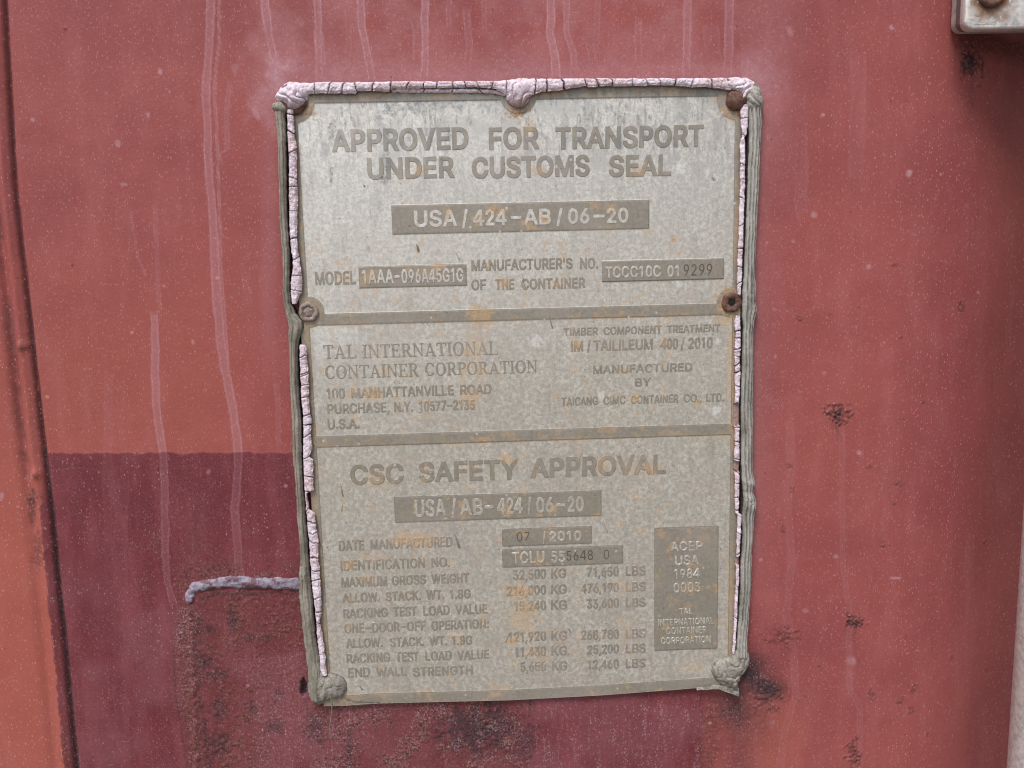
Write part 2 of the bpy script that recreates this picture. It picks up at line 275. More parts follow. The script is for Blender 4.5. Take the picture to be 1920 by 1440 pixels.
def galv_material():
    t = NT('galvanised_steel'); c = t.co(); ru, dk, v = t.attr('wear')
    f = t.noise(c, 260, 4, .7); g = t.noise(c, 800, 3, .7)
    col = t.mix(t.ramp(f, .3, .65), (.44, .44, .45), (.74, .73, .72)); col = t.mix(t.ramp(g, .45, .75, 0, .5), col, (.85, .84, .82))
    col = t.mix(t.ramp(t.noise(c, 55, 3), .5, .7, 0, .5), col, (.60, .52, .44))
    col = t.mix(t.math('MULTIPLY', ru, t.ramp(f, .1, .5)), col, (.26, .12, .055)); col = t.mix(dk, col, (.05, .035, .025))
    t.l(col, t.b.inputs['Base Color']); t.b.inputs['Roughness'].default_value = .5; t.b.inputs['Metallic'].default_value = .35
    t.bump(t.math('ADD', f, g), .5, .0004); return t.m
M_WALL = wall_material(); M_PLATE = plate_material(); M_GALV = galv_material()
M_GREY = rubber_material('aged_grey_sealant', (.205, .182, .145), (.36, .330, .285), True)
M_GREY2 = rubber_material('aged_pale_grey_sealant', (.30, .285, .26), (.43, .412, .385), True)
M_LUMP = rubber_material('smeared_grey_sealant', (.165, .150, .130), (.38, .355, .32), False)
M_PINK = rubber_material('cracked_pink_paint', (.62, .50, .61), (.78, .67, .78), False, (.03, .015, .018), True)
M_WELD = rubber_material('painted_weld', (.17, .13, .165), (.36, .325, .42), False, (.11, .028, .03))
M_RIV1 = rivet_material('grey_pink_rivet', (.20, .15, .13), (.34, .29, .27), (.30, .13, .12))
M_RIV2 = rivet_material('rusty_rivet', (.085, .040, .030), (.19, .095, .075), (.26, .15, .10))
M_HOLE_SHADE = NT('hole_shade').m; M_HOLE_SHADE.node_tree.nodes['Principled BSDF'].inputs['Base Color'].default_value = (.006, .004, .004, 1)

# ------------------------------------------------------------------ the container wall
WH = -2.5        # wall surface lies 2.5 mm behind the plate face
def axis(a, b, st, lo, hi):
    mid = np.arange(a, b+1e-6, st); l = []; x = a; s = st
    while x > lo: s *= 1.25; x -= s; l.append(x)
    r = []; x = mid[-1]; s = st
    while x < hi: s *= 1.25; x += s; r.append(x)
    return np.concatenate([l[::-1], mid, r])
us = axis(-152, 352, .47, -1100, 1200); vs = axis(-62, 336, .47, -900, 1150)
U, Vv = np.meshgrid(us, vs); U = U.ravel(); Vv = Vv.ravel()
PX, PY = proj(U, Vv, WH)
n1 = fbm(U/9, Vv/9, 1); n2 = fbm(U/2.2, Vv/2.2, 2); n3 = fbm(U/28, Vv/28, 3, 3); n4 = vnoise(U/1.1, Vv/1.1, 4)
H = np.full(U.shape, WH)
H += (n3-.5)*.8
# seam on the left: a ridge with a groove each side, drawn as a straight weathered weld line
seam = np.array([(-40, -600), (6, -30), (28, 360), (68, 720), (82, 845), (97, 970), (122, 1220), (143, 1440), (165, 1700), (230, 2500)], float)
sx = np.interp(PY, seam[:, 1], seam[:, 0])
k = 4.15
ds = (PX-sx)/k + (n1-.5)*.7                             # mm right of the dark groove
wide = 1+sm(PY, 500, 900)*.15
groove = np.exp(-(ds/1.15)**2); ridge = np.exp(-((ds+4.6)/2.0)**2); groove2 = np.exp(-((ds+9.2)/1.9)**2)
low = sm(PY, 830, 980)
H -= groove*2.3; H += ridge*1.3*(1-.35*low); H -= groove2*1.5*(1-.75*low)
H += sm(-ds, 9, 14)*.8
for (yy, aa) in ((650, 1.0), (888, 1.2), (1030, .5)):
    H += aa*np.exp(-((PY-yy)/9)**2-((ds+4.6)/2.2)**2)
maroon = sm(PY-848-(n1-.5)*9-(n2-.5)*5, -1, 2.)*sm(ds, -1.2, -.2)*(1-sm(PX, 1312, 1322+8*n2))
edge = np.interp(PY, [900, 970, 1100, 1250, 1440, 1700], [-2.5, -4.6, -4.8, -4.5, -5.0, -5])+(n2-.5)*2.5
maroon = np.maximum(maroon, sm(ds, edge-.5, edge)*sm(PY, 870, 960)*(1-sm(ds, 0, 1))*.9)
H += maroon*.12
H -= np.exp(-((PY-876-4*np.sin(PX/31)-22*(n3-.5)-14*(n1-.5))/1.3)**2)*maroon*.18*(PX > 90)*(PX < 560)*sm(n1, .42, .55)
wrinkle = np.exp(-((PY-876-4*np.sin(PX/31)-22*(n3-.5)-14*(n1-.5))/1.6)**2)*maroon*sm(n1, .35, .5)*(PX > 90)*(PX < 560)
dirt = np.clip(groove*1.0, 0, 1)*(.70+.30*sm(PY, 300, 1000))*sm(n2, .05, .4)
dirt = np.maximum(dirt, groove2*.50*(1-low)*sm(n1, .25, .55))
rust = spot(PX, PY, 48, 650, 16, 9, n2)*.6+spot(PX, PY, 62, 935, 14, 30, n2)*.7+spot(PX, PY, 72, 1030, 14, 50, n2)*.6
rust += spot(PX, PY, 128, 1390, 16, 90, n2)*.35
dirt = np.maximum(dirt, .5*spot(PX, PY, 60, 960, 9, 40, n2))
# lime drips: (points (x, y), half width px, strength)
drips = [([(492, -60), (500, 40), (512, 110), (527, 150)], 9, .8), ([(594, -60), (597, 60), (600, 150)], 8, .7),
 ([(598, 60), (602, 110), (604, 150)], 11, .45), ([(676, -60), (678, 50), (690, 100), (697, 150)], 8, .9),
 ([(655, 20), (652, 150)], 7, .35), ([(795, -60), (797, 70), (795, 150)], 8, .85), ([(782, 40), (785, 150)], 12, .35),
 ([(840, -60), (842, 50)], 6, .4), ([(872, 20), (880, 90), (868, 150)], 8, .35), ([(905, -60), (908, 60)], 6, .3),
 ([(1036, -60), (1030, 60), (1040, 100), (1043, 148)], 9, .8), ([(1063, -60), (1062, 60), (1075, 100), (1074, 148)], 7, .6),
 ([(1105, 80), (1112, 120), (1118, 148)], 9, .4), ([(1120, -60), (1118, 148)], 6, .3), ([(1196, 40), (1199, 148)], 8, .4), ([(1240, 60), (1238, 148)], 8, .3),
 ([(1288, -60), (1290, 60), (1286, 148)], 8, .65), ([(1370, -60), (1366, 70), (1364, 148)], 9, .55), ([(1330, 50), (1340, 148)], 16, .2),
 ([(394, -60), (394, 80), (386, 160), (390, 290), (400, 420), (405, 520), (412, 620), (424, 700), (440, 780), (446, 850), (440, 950), (446, 1040), (450, 1095)], 9, .55),
 ([(411, -60), (411, 80), (402, 160), (408, 290), (411, 370), (414, 500), (428, 700)], 3.2, .45), ([(430, 160), (424, 230), (426, 280), (414, 302), (408, 290)], 5, .30),
 ([(289, 590), (291, 700), (293, 760), (302, 820), (310, 900), (310, 1040), (313, 1090), (325, 1130)], 8, .55),
 ([(245, 400), (258, 480), (272, 512)], 3, .25), ([(290, 380), (300, 590)], 4, .2),
 ([(1480, 790), (1484, 880), (1478, 960), (1484, 1060), (1475, 1150), (1490, 1240), (1492, 1300), (1470, 1380), (1462, 1450)], 8, .13),
 ([(1578, 800), (1580, 960), (1580, 1060), (1590, 1130), (1594, 1290), (1612, 1330), (1614, 1450)], 6, .14),
 ([(1500, 180), (1503, 400)], 14, .12), ([(1610, 100), (1605, 330)], 16, .10), ([(1845, 1020), (1850, 1300)], 14, .06),
 ([(205, 700), (200, 900), (205, 1100)], 9, .1), ([(520, 720), (522, 840)], 5, .2), ([(225, 900), (228, 1440)], 16, .14), ([(370, 930), (372, 1080)], 18, .12)]
drip = np.zeros(U.shape)
for pts, hw, stg in drips:
    q = np.array(pts, float)
    s_ = (PY > q[:, 1].min()-14) & (PY < q[:, 1].max()+14) & (PX > q[:, 0].min()-hw*2.5) & (PX < q[:, 0].max()+hw*2.5)
    o_ = np.argsort(q[:, 1]); x_ = np.interp(PY[s_], q[o_, 1], q[o_, 0])
    d = np.abs(PX[s_]-x_+(n1[s_]-.5)*hw*.8)/(hw*(.7+.35*n3[s_]))
    end = np.clip((q[:, 1].max()+10-PY[s_])/14, 0, 1)*np.clip((PY[s_]-q[:, 1].min()+10)/14, 0, 1)
    mk = (1-sm(d, .85, 1.15))*(.42+.58*sm(d, .5, .92))*min(1, stg*1.3)*end*(.8+.4*n2[s_])
    drip[s_] = np.maximum(drip[s_], mk)
# chalky lavender bloom round the plate
bloom = .42*np.exp(-((PY-150)/42)**2)*sm(PX, 430, 560)*(1-sm(PX, 1400, 1500))
bloom += .40*np.exp(-np.maximum(0, (PX-1405))/26)*(PX > 1390)*sm(PY, 60, 200)*(1-sm(PY, 900, 1200))
bloom += .40*spot(PX, PY, 510, 190, 60, 90, n1)+.16*np.exp(-((PX-505)/18)**2)*sm(PY, 200, 300)*(1-sm(PY, 600, 750))
bloom += .30*spot(PX, PY, 525, 70, 90, 90, n1)+.20*sm(PX, 1380, 1440)*(1-sm(PX, 1440, 1540))*(1-sm(PY, 200, 420))
bloom += .22*sm(PX, 560, 620)*(1-sm(PX, 1380, 1460))*(1-sm(PY, 40, 200))*sm(n1, .25, .7)
bloom += .25*maroon*sm(n3, .4, .7)*sm(PY, 1000, 1200)
drip = np.clip(np.maximum(drip, bloom*(.6+.8*n2)), 0, 1)
orange = .7*sm(PY, 300, 760)*(1-sm(PX, 350, 620))*(.5+.5*n3)+.5*(ds < -3)*sm(PY, 700, 1050)
orange += .55*spot(PX, PY, 1450, 1400, 90, 150)+.12*spot(PX, PY, 1560, 700, 140, 500)+.5*sm(PX, 1800, 1920)*sm(PY, 60, 200)*(1-sm(PY, 200, 700))*(n1)
orange = np.clip(orange, 0, 1)
# chips, blisters and rust pits
pits = [(1570, 775, 20, 17, 1), (1600, 1165, 18, 15, .9), (1585, 1155, 9, 9, .8), (1614, 1158, 8, 9, .7), (1685, 905, 13, 9, .7), (1677, 944, 4, 8, 1), (1653, 1023, 8, 9, .9), (1835, 110, 27, 33, 1),
 (1815, 575, 10, 16, .9), (1502, 597, 9, 6, 1), (1491, 635, 5, 6, .8), (1680, 497, 11, 6, .8), (1690, 632, 7, 6, .8), (1505, 447, 4, 4, .8), (1700, 190, 5, 6, .8), (1478, 872, 8, 6, .7), (1486, 917, 6, 7, .7),
 (1467, 987, 8, 12, .9), (1732, 752, 8, 9, .8), (1631, 874, 8, 6, .6), (1634, 1302, 10, 13, .7), (1715, 1290, 12, 12, .8), (1688, 1315, 12, 10, .7), (1712, 1335, 10, 10, .9), (1800, 1245, 8, 10, .6), (1600, 1410, 14, 22, .8),
 (1536, 1250, 6, 10, .6), (1903, 1296, 5, 10, .7), (1890, 1037, 7, 6, .8), (1850, 545, 5, 5, .5), (1838, 190, 5, 9, .6), (122, 54, 4, 4, .8), (135, 496, 3, 3, .8), (320, 165, 3, 3, .9), (1470, 1195, 30, 18, .6), (1435, 1310, 26, 22, .5),
 (1855, 395, 6, 5, .6), (1610, 575, 3, 3, .7), (1648, 246, 3, 3, .7), (205, 360, 3, 3, .6), (1510, 1305, 4, 4, .8), (1700, 1195, 6, 5, .4), (1745, 1385, 5, 8, .5)]
for x, y, rx, ry, a in pits:
    if rx < 14: rx, ry, a = rx*.70, ry*.70, a*.65
    s_ = (abs(PX-x) < rx*2.2) & (abs(PY-y) < ry*2.2)
    mm = spot(PX[s_], PY[s_], x, y, rx*1.3, ry*1.3, n2[s_], .9)*a
    rust[s_] = np.maximum(rust[s_], mm); H[s_] += mm*((n4[s_]-.45)*1.1)
    s2 = (abs(PX-x) < rx) & (PY > y) & (PY < y+ry*5)
    tl = np.exp(-((PX[s2]-x)/(rx*.35))**2)*(1-sm(PY[s2], y+ry, y+ry*4.5))*a*.5
    rust[s2] = np.maximum(rust[s2], tl*(rx > 8)*.8)
for x, y, rx, ry in ((1835, 112, 24, 26), (1570, 776, 10, 9), (1677, 944, 4, 8), (1598, 1170, 10, 7)):
    dirt = np.maximum(dirt, spot(PX, PY, x, y, rx, ry, n2, .9)*.8)
pale = np.zeros(U.shape)
for x, y, rx, ry, a in ((1672, 52, 6, 6, .9), (1704, 324, 7, 10, .9), (1480, 57, 10, 14, .5), (1527, 403, 7, 9, .6), (1454, 669, 5, 7, .9), (1628, 500, 6, 8, .7), (1605, 612, 5, 4, .6), (1858, 549, 7, 5, .6), (1453, 580, 7, 4, .6), (1487, 453, 5, 4, .6),
 (1610, 849, 6, 7, .8), (1680, 1084, 14, 3, .8), (1545, 700, 5, 7, .3), (1568, 1044, 6, 6, .6), (301, 135, 6, 8, .9), (221, 268, 7, 9, .6), (278, 216, 4, 7, .7), (62, 225, 5, 5, .8), (232, 346, 10, 5, .6), (391, 884, 5, 7, .9), (305, 1008, 9, 6, .4),
 (318, 172, 3, 4, .8), (540, 895, 3, 2, 1), (5, 929, 6, 9, .7), (361, 641, 4, 6, .6), (440, 130, 12, 14, .35), (480, 210, 12, 18, .7), (1597, 1240, 13, 12, .5), (1510, 1145, 10, 6, .4), (60, 892, 7, 8, .7), (1500, 735, 8, 3, .6), (1445, 1355, 12, 6, .3)):
    pale = np.maximum(pale, spot(PX, PY, x, y, rx, ry, n2, .5)*a)
drip = np.maximum(drip, pale)
# the old rusted repair patch lower left of the plate, plus the rust under the plate
px0 = np.interp(PY, [1080, 1200, 1300, 1440, 1700], [326, 326, 330, 352, 380])
patch = sm(PX, px0-2, px0+6+10*n2)*(1-sm(PX, 640, 760))*sm(PY+(n1-.5)*60, 1075, 1110)
core = sm(PX, px0+30, px0+60)*patch
rust = np.maximum(rust, patch*np.clip(.30+.9*sm(n2, .42, .68)*sm(n1, .36, .62), 0, 1)*(1-.45*core*sm(n3, .45, .6)))
border = np.exp(-((PX-px0-26-8*(n1-.5))/22)**2)*sm(PY, 1110, 1150)
rust = np.maximum(rust, border*.75)
dirt = np.maximum(dirt, np.exp(-((PX-px0-46-14*(n1-.5))/7)**2)*sm(PY, 1115, 1180)*sm(n2, .3, .6)*.75)
dirt = np.maximum(dirt, np.exp(-((PX-px0+1)/1.6)**2)*sm(PY, 1180, 1230)*.5)
rust = np.maximum(rust, .7*sm(PX, 318, 350)*(1-sm(PX, 545, 570))*np.exp(-((PY-1075)/24)**2)*sm(n1, .35, .55))
rust = np.maximum(rust, spot(PX, PY, 292, 1018, 14, 26, n2)*.35+spot(PX, PY, 365, 1015, 34, 36, n2)*.3)
under = sm(PX, 560, 600)*(1-sm(PX, 955, 1000+30*n2))*sm(PY, 1290, 1310)
rust = np.maximum(rust, under*np.clip(.22+.9*sm(n2, .42, .66)*sm(n1, .33, .58), 0, 1))
dirt = np.maximum(dirt, spot(PX, PY, 895, 1365, 95, 60, n2, .8)*.85)
dirt = np.maximum(dirt, spot(PX, PY, 985, 1390, 40, 50, n2, .8)*.6)
dirt = np.maximum(dirt, np.exp(-((PX-655)/5)**2)*sm(PY, 1355, 1375)*.7)
dirt = np.maximum(dirt, spot(PX, PY, 590, 1365, 26, 34, n2, .7)*.6)
dirt = np.maximum(dirt, np.exp(-((PX-994)/3)**2)*sm(PY, 1300, 1310)*(1-sm(PY, 1318, 1340))*.9)
for x, y, rx, ry in ((395, 1180, 20, 12), (437, 1160, 16, 30), (412, 1395, 26, 30), (470, 1195, 12, 8), (500, 1195, 7, 10), (408, 1265, 26, 14), (515, 1362, 20, 14), (475, 1330, 10, 18), (410, 1330, 18, 30), (520, 1305, 10, 12), (385, 1240, 16, 18)):
    dirt = np.maximum(dirt, spot(PX, PY, x, y, rx, ry, n2, .9)*.6)
burn = np.clip(1.05*np.exp(-((PX-1408-30*(n3-.5))/40)**2-((PY-1262-40*(n1-.5))/36)**2)+.8*np.exp(-((PX-1448)/26)**2-((PY-1294)/18)**2)*(.5+n2)+.70*np.exp(-((PX-1370)/38)**2-((PY-1330)/34)**2)*(.6+.8*n2)+.40*np.exp(-((PX-1385)/34)**2-((PY-1430)/90)**2)+.25*np.exp(-((PX-1425)/40)**2-((PY-1350)/60)**2), 0, 1)*(PX > 1310)
dirt = np.clip(np.maximum(dirt, burn), 0, 1)
rust = np.maximum(rust, spot(PX, PY, 1330, 1370, 26, 110, n1)*.6)
rust = np.maximum(rust, spot(PX, PY, 1445, 1298, 34, 26, n2, .9)*.6)
rust = np.maximum(rust, .75*sm(PX, 1790, 1815)*sm(PY, 40, 60)*(1-sm(PY+(n1-.5)*30, 74, 112)))  # rust stain below the bracket, also deepening its shadow in colour
rust = np.clip(rust, 0, 1)
outl = np.interp(PY, [1120, 1150, 1230, 1330, 1440, 1700], [352, 356, 362, 366, 368, 372])+(n1-.5)*8
ol_ = np.exp(-((PX-outl)/4.5)**2)*sm(PY, 1112, 1125)
H += ol_*.7*sm(n2, .2, .5)
drip = np.maximum(drip, ol_*.45*sm(n2, .3, .6))
chalk = np.clip(border*.6*sm(n1, .3, .55)+patch*.45*sm(n3, .45, .6), 0, 1)
chalk = np.maximum(chalk, np.exp(-((PX-900)/7)**2)*sm(PY, 1310, 1330)*.9)
chalk = np.maximum(chalk, sm(n1, .45, .6)*under*.9)
chalk = np.maximum(chalk, sm(PX, 960, 1010)*(1-sm(PX, 1305, 1320))*sm(PY, 1300, 1330)*sm(fbm(U/1.6, Vv/9, 8), .5, .62)*.95)
chalk = np.maximum(chalk, spot(PX, PY, 1430, 1272, 30, 9, n1)*.6)
chalk = np.maximum(chalk, sm(PX, 1780, 1800)*(1-sm(PX, 1850, 1900))*sm(PY, 70, 100)*(1-sm(PY, 500, 800))*.28*sm(n1, .4, .6))
chalk = np.maximum(chalk, .16*maroon*sm(n1, .35, .65))
chalk = np.maximum(chalk, .20*sm(n1, .58, .7))
H += rust*((n4-.5)*.9+(n2-.5)*1.2)*.5+np.minimum(dirt, 1-burn)*(n4-.5)*.5*(groove < .3)
# dark line under the weld bead, pale line above it
bl_ = np.interp(PX, [350, 400, 450, 560], [1135, 1116, 1112, 1114])+(n1-.5)*12
dirt = np.maximum(dirt, .7*np.exp(-((PY-bl_)/3.0)**2)*(PX > 348)*(PX < 562)*sm(n2, .25, .5))
chalk = np.maximum(chalk, .8*np.exp(-((PY-bl_+34)/4.0)**2)*(PX > 348)*(PX < 530))
hole = spot(PX, PY, 569, 1290, 9, 24, n2, .25)
H -= sm(hole, .2, .6)*3.5
dirt = np.maximum(dirt, sm(hole, .2, .5)); rust = rust*(1-sm(hole, .2, .5))  # dark inside of the slit painted on through this mask
dirt = np.maximum(dirt, .0*U)
# the panel bends back into the next corrugation beyond the right edge
H -= np.where(U > 282, np.where(U < 342, (U-282)**2/200., 18+.6*(U-342)*np.exp(-np.clip(U-342, 0, None)/60)), 0)
V3 = np.stack([U/1000, -H/1000, Z0-Vv/1000], 1)
maroon = np.clip(maroon-.0*wrinkle, 0, 1); rust = np.clip(np.maximum(rust, wrinkle*.3), 0, 1)
wall = mesh_obj('container_door', V3, gridfaces(len(vs), len(us)), M_WALL,
    attrs={'wear': np.stack([maroon, drip, rust], 1), 'wear_tone_b': np.stack([dirt, chalk, orange], 1)})
tag(wall, 'weathered red painted steel container door panel with maroon repaint, lime drips and rust', 'container door')
del U, Vv, PX, PY, n1, n2, n3, n4, H

# ------------------------------------------------------------------ data plate
plate = empty('data_plate', 'rectangular galvanised metal approval plate with etched lettering riveted to the red door', 'plate')
plate.location = W(100, 286, WH)
bpy.context.view_layer.update()
def child(o):                      # geometry is written in world coordinates: keep it there under the plate
    o.parent = plate; o.matrix_parent_inverse = plate.matrix_world.inverted(); return o
def P(x, y, h=0.0):
    a, b = unproj(x, y, h); return float(a), float(b)
def rect(x0, y0, x1, y1, x2, y2, x3, y3):      # TL TR BR BL pixels -> axis aligned plane rect
    q = [P(x0, y0), P(x1, y1), P(x2, y2), P(x3, y3)]
    return ((q[0][0]+q[3][0])/2, (q[0][1]+q[1][1])/2, (q[1][0]+q[2][0])/2, (q[2][1]+q[3][1])/2)
BARS = [rect(734, 385.6, 1216.5, 375, 1216.5, 429, 736.5, 439), rect(673.6, 500.3, 874, 496, 875, 535, 674.4, 539.7),
        rect(1129, 490, 1356.7, 484, 1356.7, 522.5, 1129.4, 528.9), rect(739.4, 933.8, 1127.3, 918, 1127, 965, 741.5, 981.3),
        rect(941.9, 991.7, 1109, 986.9, 1109, 1017, 941.9, 1025.8), rect(942.6, 1031, 1167, 1022, 1167, 1057.7, 942.6, 1062),
        rect(1227, 991.7, 1348, 985, 1343, 1212, 1228, 1223)]
vB1, vB2 = 94.7, 99.9; vC1, vC2 = 152.85, 158.1
vBot = P(694, 1301.8)[1]
PANELS = [(0, 0, 200, vB1), (0, vB2, 200, vC1), (0, vC2, 200, vBot)]
RIV = {'tl': P(549, 190), 'tm': P(972, 178), 'tr': P(1380, 188), 'ml': P(579, 585), 'mr': P(1371, 567), 'bl': P(620, 1288), 'br': P(1368, 1255)}
uR = 203.6; uL = -4.0; vT = -6.5
def bottom_v(u):
    px = np.array([560, 652, 694, 960, 1128, 1267, 1319, 1400]); py = np.array([1325, 1322.6, 1319, 1312.5, 1303.5, 1293, 1288.6, 1284])
    a, b = unproj(px, py, 0); return np.interp(u, a, b)
def etch_mask(u, v):
    inp = np.zeros(u.shape)
    for a, b, c, d in PANELS: inp = np.maximum(inp, ((u > a) & (u < c) & (v > b) & (v < d)).astype(float))
    for k_, r in (('tl', 9.6), ('tm', 8.3), ('tr', 8.6), ('ml', 7.2), ('mr', 7.0)):
        inp = inp*(np.hypot(u-RIV[k_][0], v-RIV[k_][1]) > r)
    e = 1-inp
    for a, b, c, d in BARS: e = np.maximum(e, ((u > a) & (u < c) & (v > b) & (v < d)).astype(float))
    return e
ETH = .15
def plate_h(u, v):
    h = .10*(fbm(u/60, v/60, 31, 2)-.5)
    h = h + 1.6*sm(v, 262, 296)*sm(u, 60, 0)*.0
    h = h - .6*np.exp(-((v-286)/5)**2)*(u > 30)*(u < 170)*.2
    return h
def blur_etch(u, v, e=.10):
    return (etch_mask(u-e, v-e)+etch_mask(u+e, v-e)+etch_mask(u-e, v+e)+etch_mask(u+e, v+e))/4
rust_pts = [(575, 208, 22, 18, 1), (560, 185, 30, 26, .6), (970, 210, 34, 16, 1), (1375, 212, 34, 22, .9), (1345, 185, 20, 10, .5), (579, 585, 36, 34, .35), (1371, 567, 36, 36, 1), (1360, 600, 30, 14, .8), (1372, 680, 12, 110, .6), (1374, 800, 10, 60, .5), (1385, 430, 12, 130, .5),
 (900, 595, 30, 34, .8), (893, 640, 22, 50, .5), (870, 700, 14, 24, .5), (775, 1010, 60, 20, .8), (700, 1045, 40, 12, .5), (655, 1060, 16, 14, .7), (970, 1108, 34, 20, .8), (985, 1145, 34, 26, .7), (975, 1165, 36, 20, .6), (960, 1200, 18, 12, .8), (990, 1175, 20, 30, .5), (965, 1240, 12, 10, .5), (700, 740, 30, 16, .7), (660, 735, 14, 12, .8), (885, 745, 24, 22, .7), (800, 780, 18, 12, .5), (800, 755, 20, 10, .4),
 (1262, 450, 7, 18, .9), (990, 238, 20, 22, .6), (1195, 322, 18, 16, .7), (1010, 320, 14, 12, .6), (785, 320, 16, 14, .7), (600, 470, 10, 10, .4), (930, 395, 20, 14, .9), (895, 410, 14, 14, .8), (1020, 412, 12, 12, .8), (985, 420, 14, 10, .7), (840, 400, 10, 20, .5), (1115, 385, 14, 10, .7), (1150, 390, 18, 14, .5), (1000, 428, 20, 6, .6),
 (820, 500, 16, 10, .8), (690, 520, 12, 14, .6), (945, 530, 12, 14, .8), (1060, 480, 10, 8, .6), (1040, 535, 24, 12, .5), (700, 510, 14, 12, .5), (800, 510, 30, 10, .4), (640, 520, 22, 12, .5), (1190, 745, 14, 14, .7), (1225, 760, 10, 8, .5), (1310, 755, 8, 10, .7), (1245, 640, 16, 12, .4), (1080, 650, 16, 14, .7), (1160, 650, 14, 10, .5), (1100, 720, 8, 6, .7), (1098, 716, 7, 7, .7),
 (1225, 830, 10, 5, .4), (1260, 812, 30, 8, .4), (1140, 805, 24, 12, .5), (1045, 810, 14, 8, .4), (905, 825, 30, 10, .6), (950, 815, 18, 6, .5), (705, 660, 14, 10, .5), (880, 660, 14, 14, .8), (900, 700, 20, 16, .5), (720, 695, 18, 12, .5), (1215, 880, 18, 18, .7), (1130, 870, 22, 22, .5), (1180, 880, 24, 20, .4), (950, 860, 20, 16, .7), (880, 880, 26, 14, .4), (700, 900, 24, 14, .4),
 (865, 945, 12, 14, .6), (778, 950, 5, 18, .8), (1038, 955, 10, 14, .8), (950, 960, 14, 10, .6), (1118, 967, 10, 6, .7), (980, 1000, 26, 8, .5), (700, 951, 10, 10, .5), (641, 925, 4, 22, .8), (642, 960, 3, 12, .7), (845, 1060, 8, 8, .6), (1170, 1100, 30, 20, .4), (1300, 1060, 14, 10, .6), (1290, 1105, 20, 14, .4), (1240, 1000, 10, 10, .5), (1320, 1010, 24, 10, .3), (1262, 1130, 14, 16, .3), (1010, 1050, 10, 12, .6),
 (1000, 1225, 26, 16, .5), (905, 1160, 14, 14, .4), (1080, 1220, 20, 20, .3), (1370, 1110, 10, 110, .55), (1300, 1250, 40, 12, .4), (940, 1290, 30, 10, .5), (930, 1303, 14, 6, .6), (720, 1300, 24, 12, .4), (650, 1310, 30, 14, .4), (640, 500, 6, 4, .5), (1200, 205, 10, 8, .3), (1170, 1185, 20, 30, .3), (675, 1180, 14, 12, .2), (1040, 740, 9, 7, .6), (664, 583, 5, 5, .4), (660, 568, 8, 8, .5), (783, 470, 5, 8, .9)]
stain_pts = [(765, 184, 50, 9, 1), (735, 205, 20, 18, .9), (790, 200, 40, 16, .8), (850, 195, 50, 14, .7), (910, 190, 40, 12, .6), (1085, 175, 20, 14, .8), (1100, 215, 10, 40, .7), (1060, 230, 8, 50, .5), (1280, 200, 14, 40, .6), (1330, 190, 24, 16, .4), (624, 240, 8, 20, .9), (620, 262, 5, 14, .8), (621, 330, 4, 22, .9), (635, 258, 8, 10, .8), (715, 250, 7, 30, .7), (725, 300, 8, 24, .9), (722, 336, 10, 9, .9), (712, 220, 6, 14, .7), (600, 205, 30, 14, .35), (1345, 240, 10, 30, .5), (1308, 310, 8, 20, .4), (1005, 253, 12, 10, .5), (735, 260, 30, 50, .35), (960, 235, 24, 26, .4), (1040, 200, 80, 20, .35), (695, 400, 4, 14, .6), (680, 378, 8, 6, .4), (860, 238, 90, 20, .3), (690, 467, 5, 8, .6), (820, 472, 6, 5, .6), (1120, 300, 20, 20, .3), (1337, 336, 5, 6, .7), (945, 205, 22, 26, .5)]
marks = [((854, 1004), (861, 1026), 3.0), ((781, 459), (785, 470), 2.3), ((1030, 594), (1036, 615), 1.5), ((854, 472), (862, 488), 1.0), ((682, 347), (684, 350), 1.6), ((766, 423), (768, 424), 1.5), ((955, 1190), (948, 1205), .9), ((1065, 1178), (1070, 1186), 1.4), ((1130, 975), (1140, 1000), .8), ((640, 912), (643, 930), 1.4), ((643, 945), (641, 958), 1.1), ((1094, 1180), (1097, 1175), .8), ((1086, 862), (1092, 850), .8), ((1335, 331), (1339, 338), 1.2), ((978, 510), (985, 540), .6), ((1145, 905), (1146, 907), .9), ((672, 1285), (680, 1293), 1.2)]
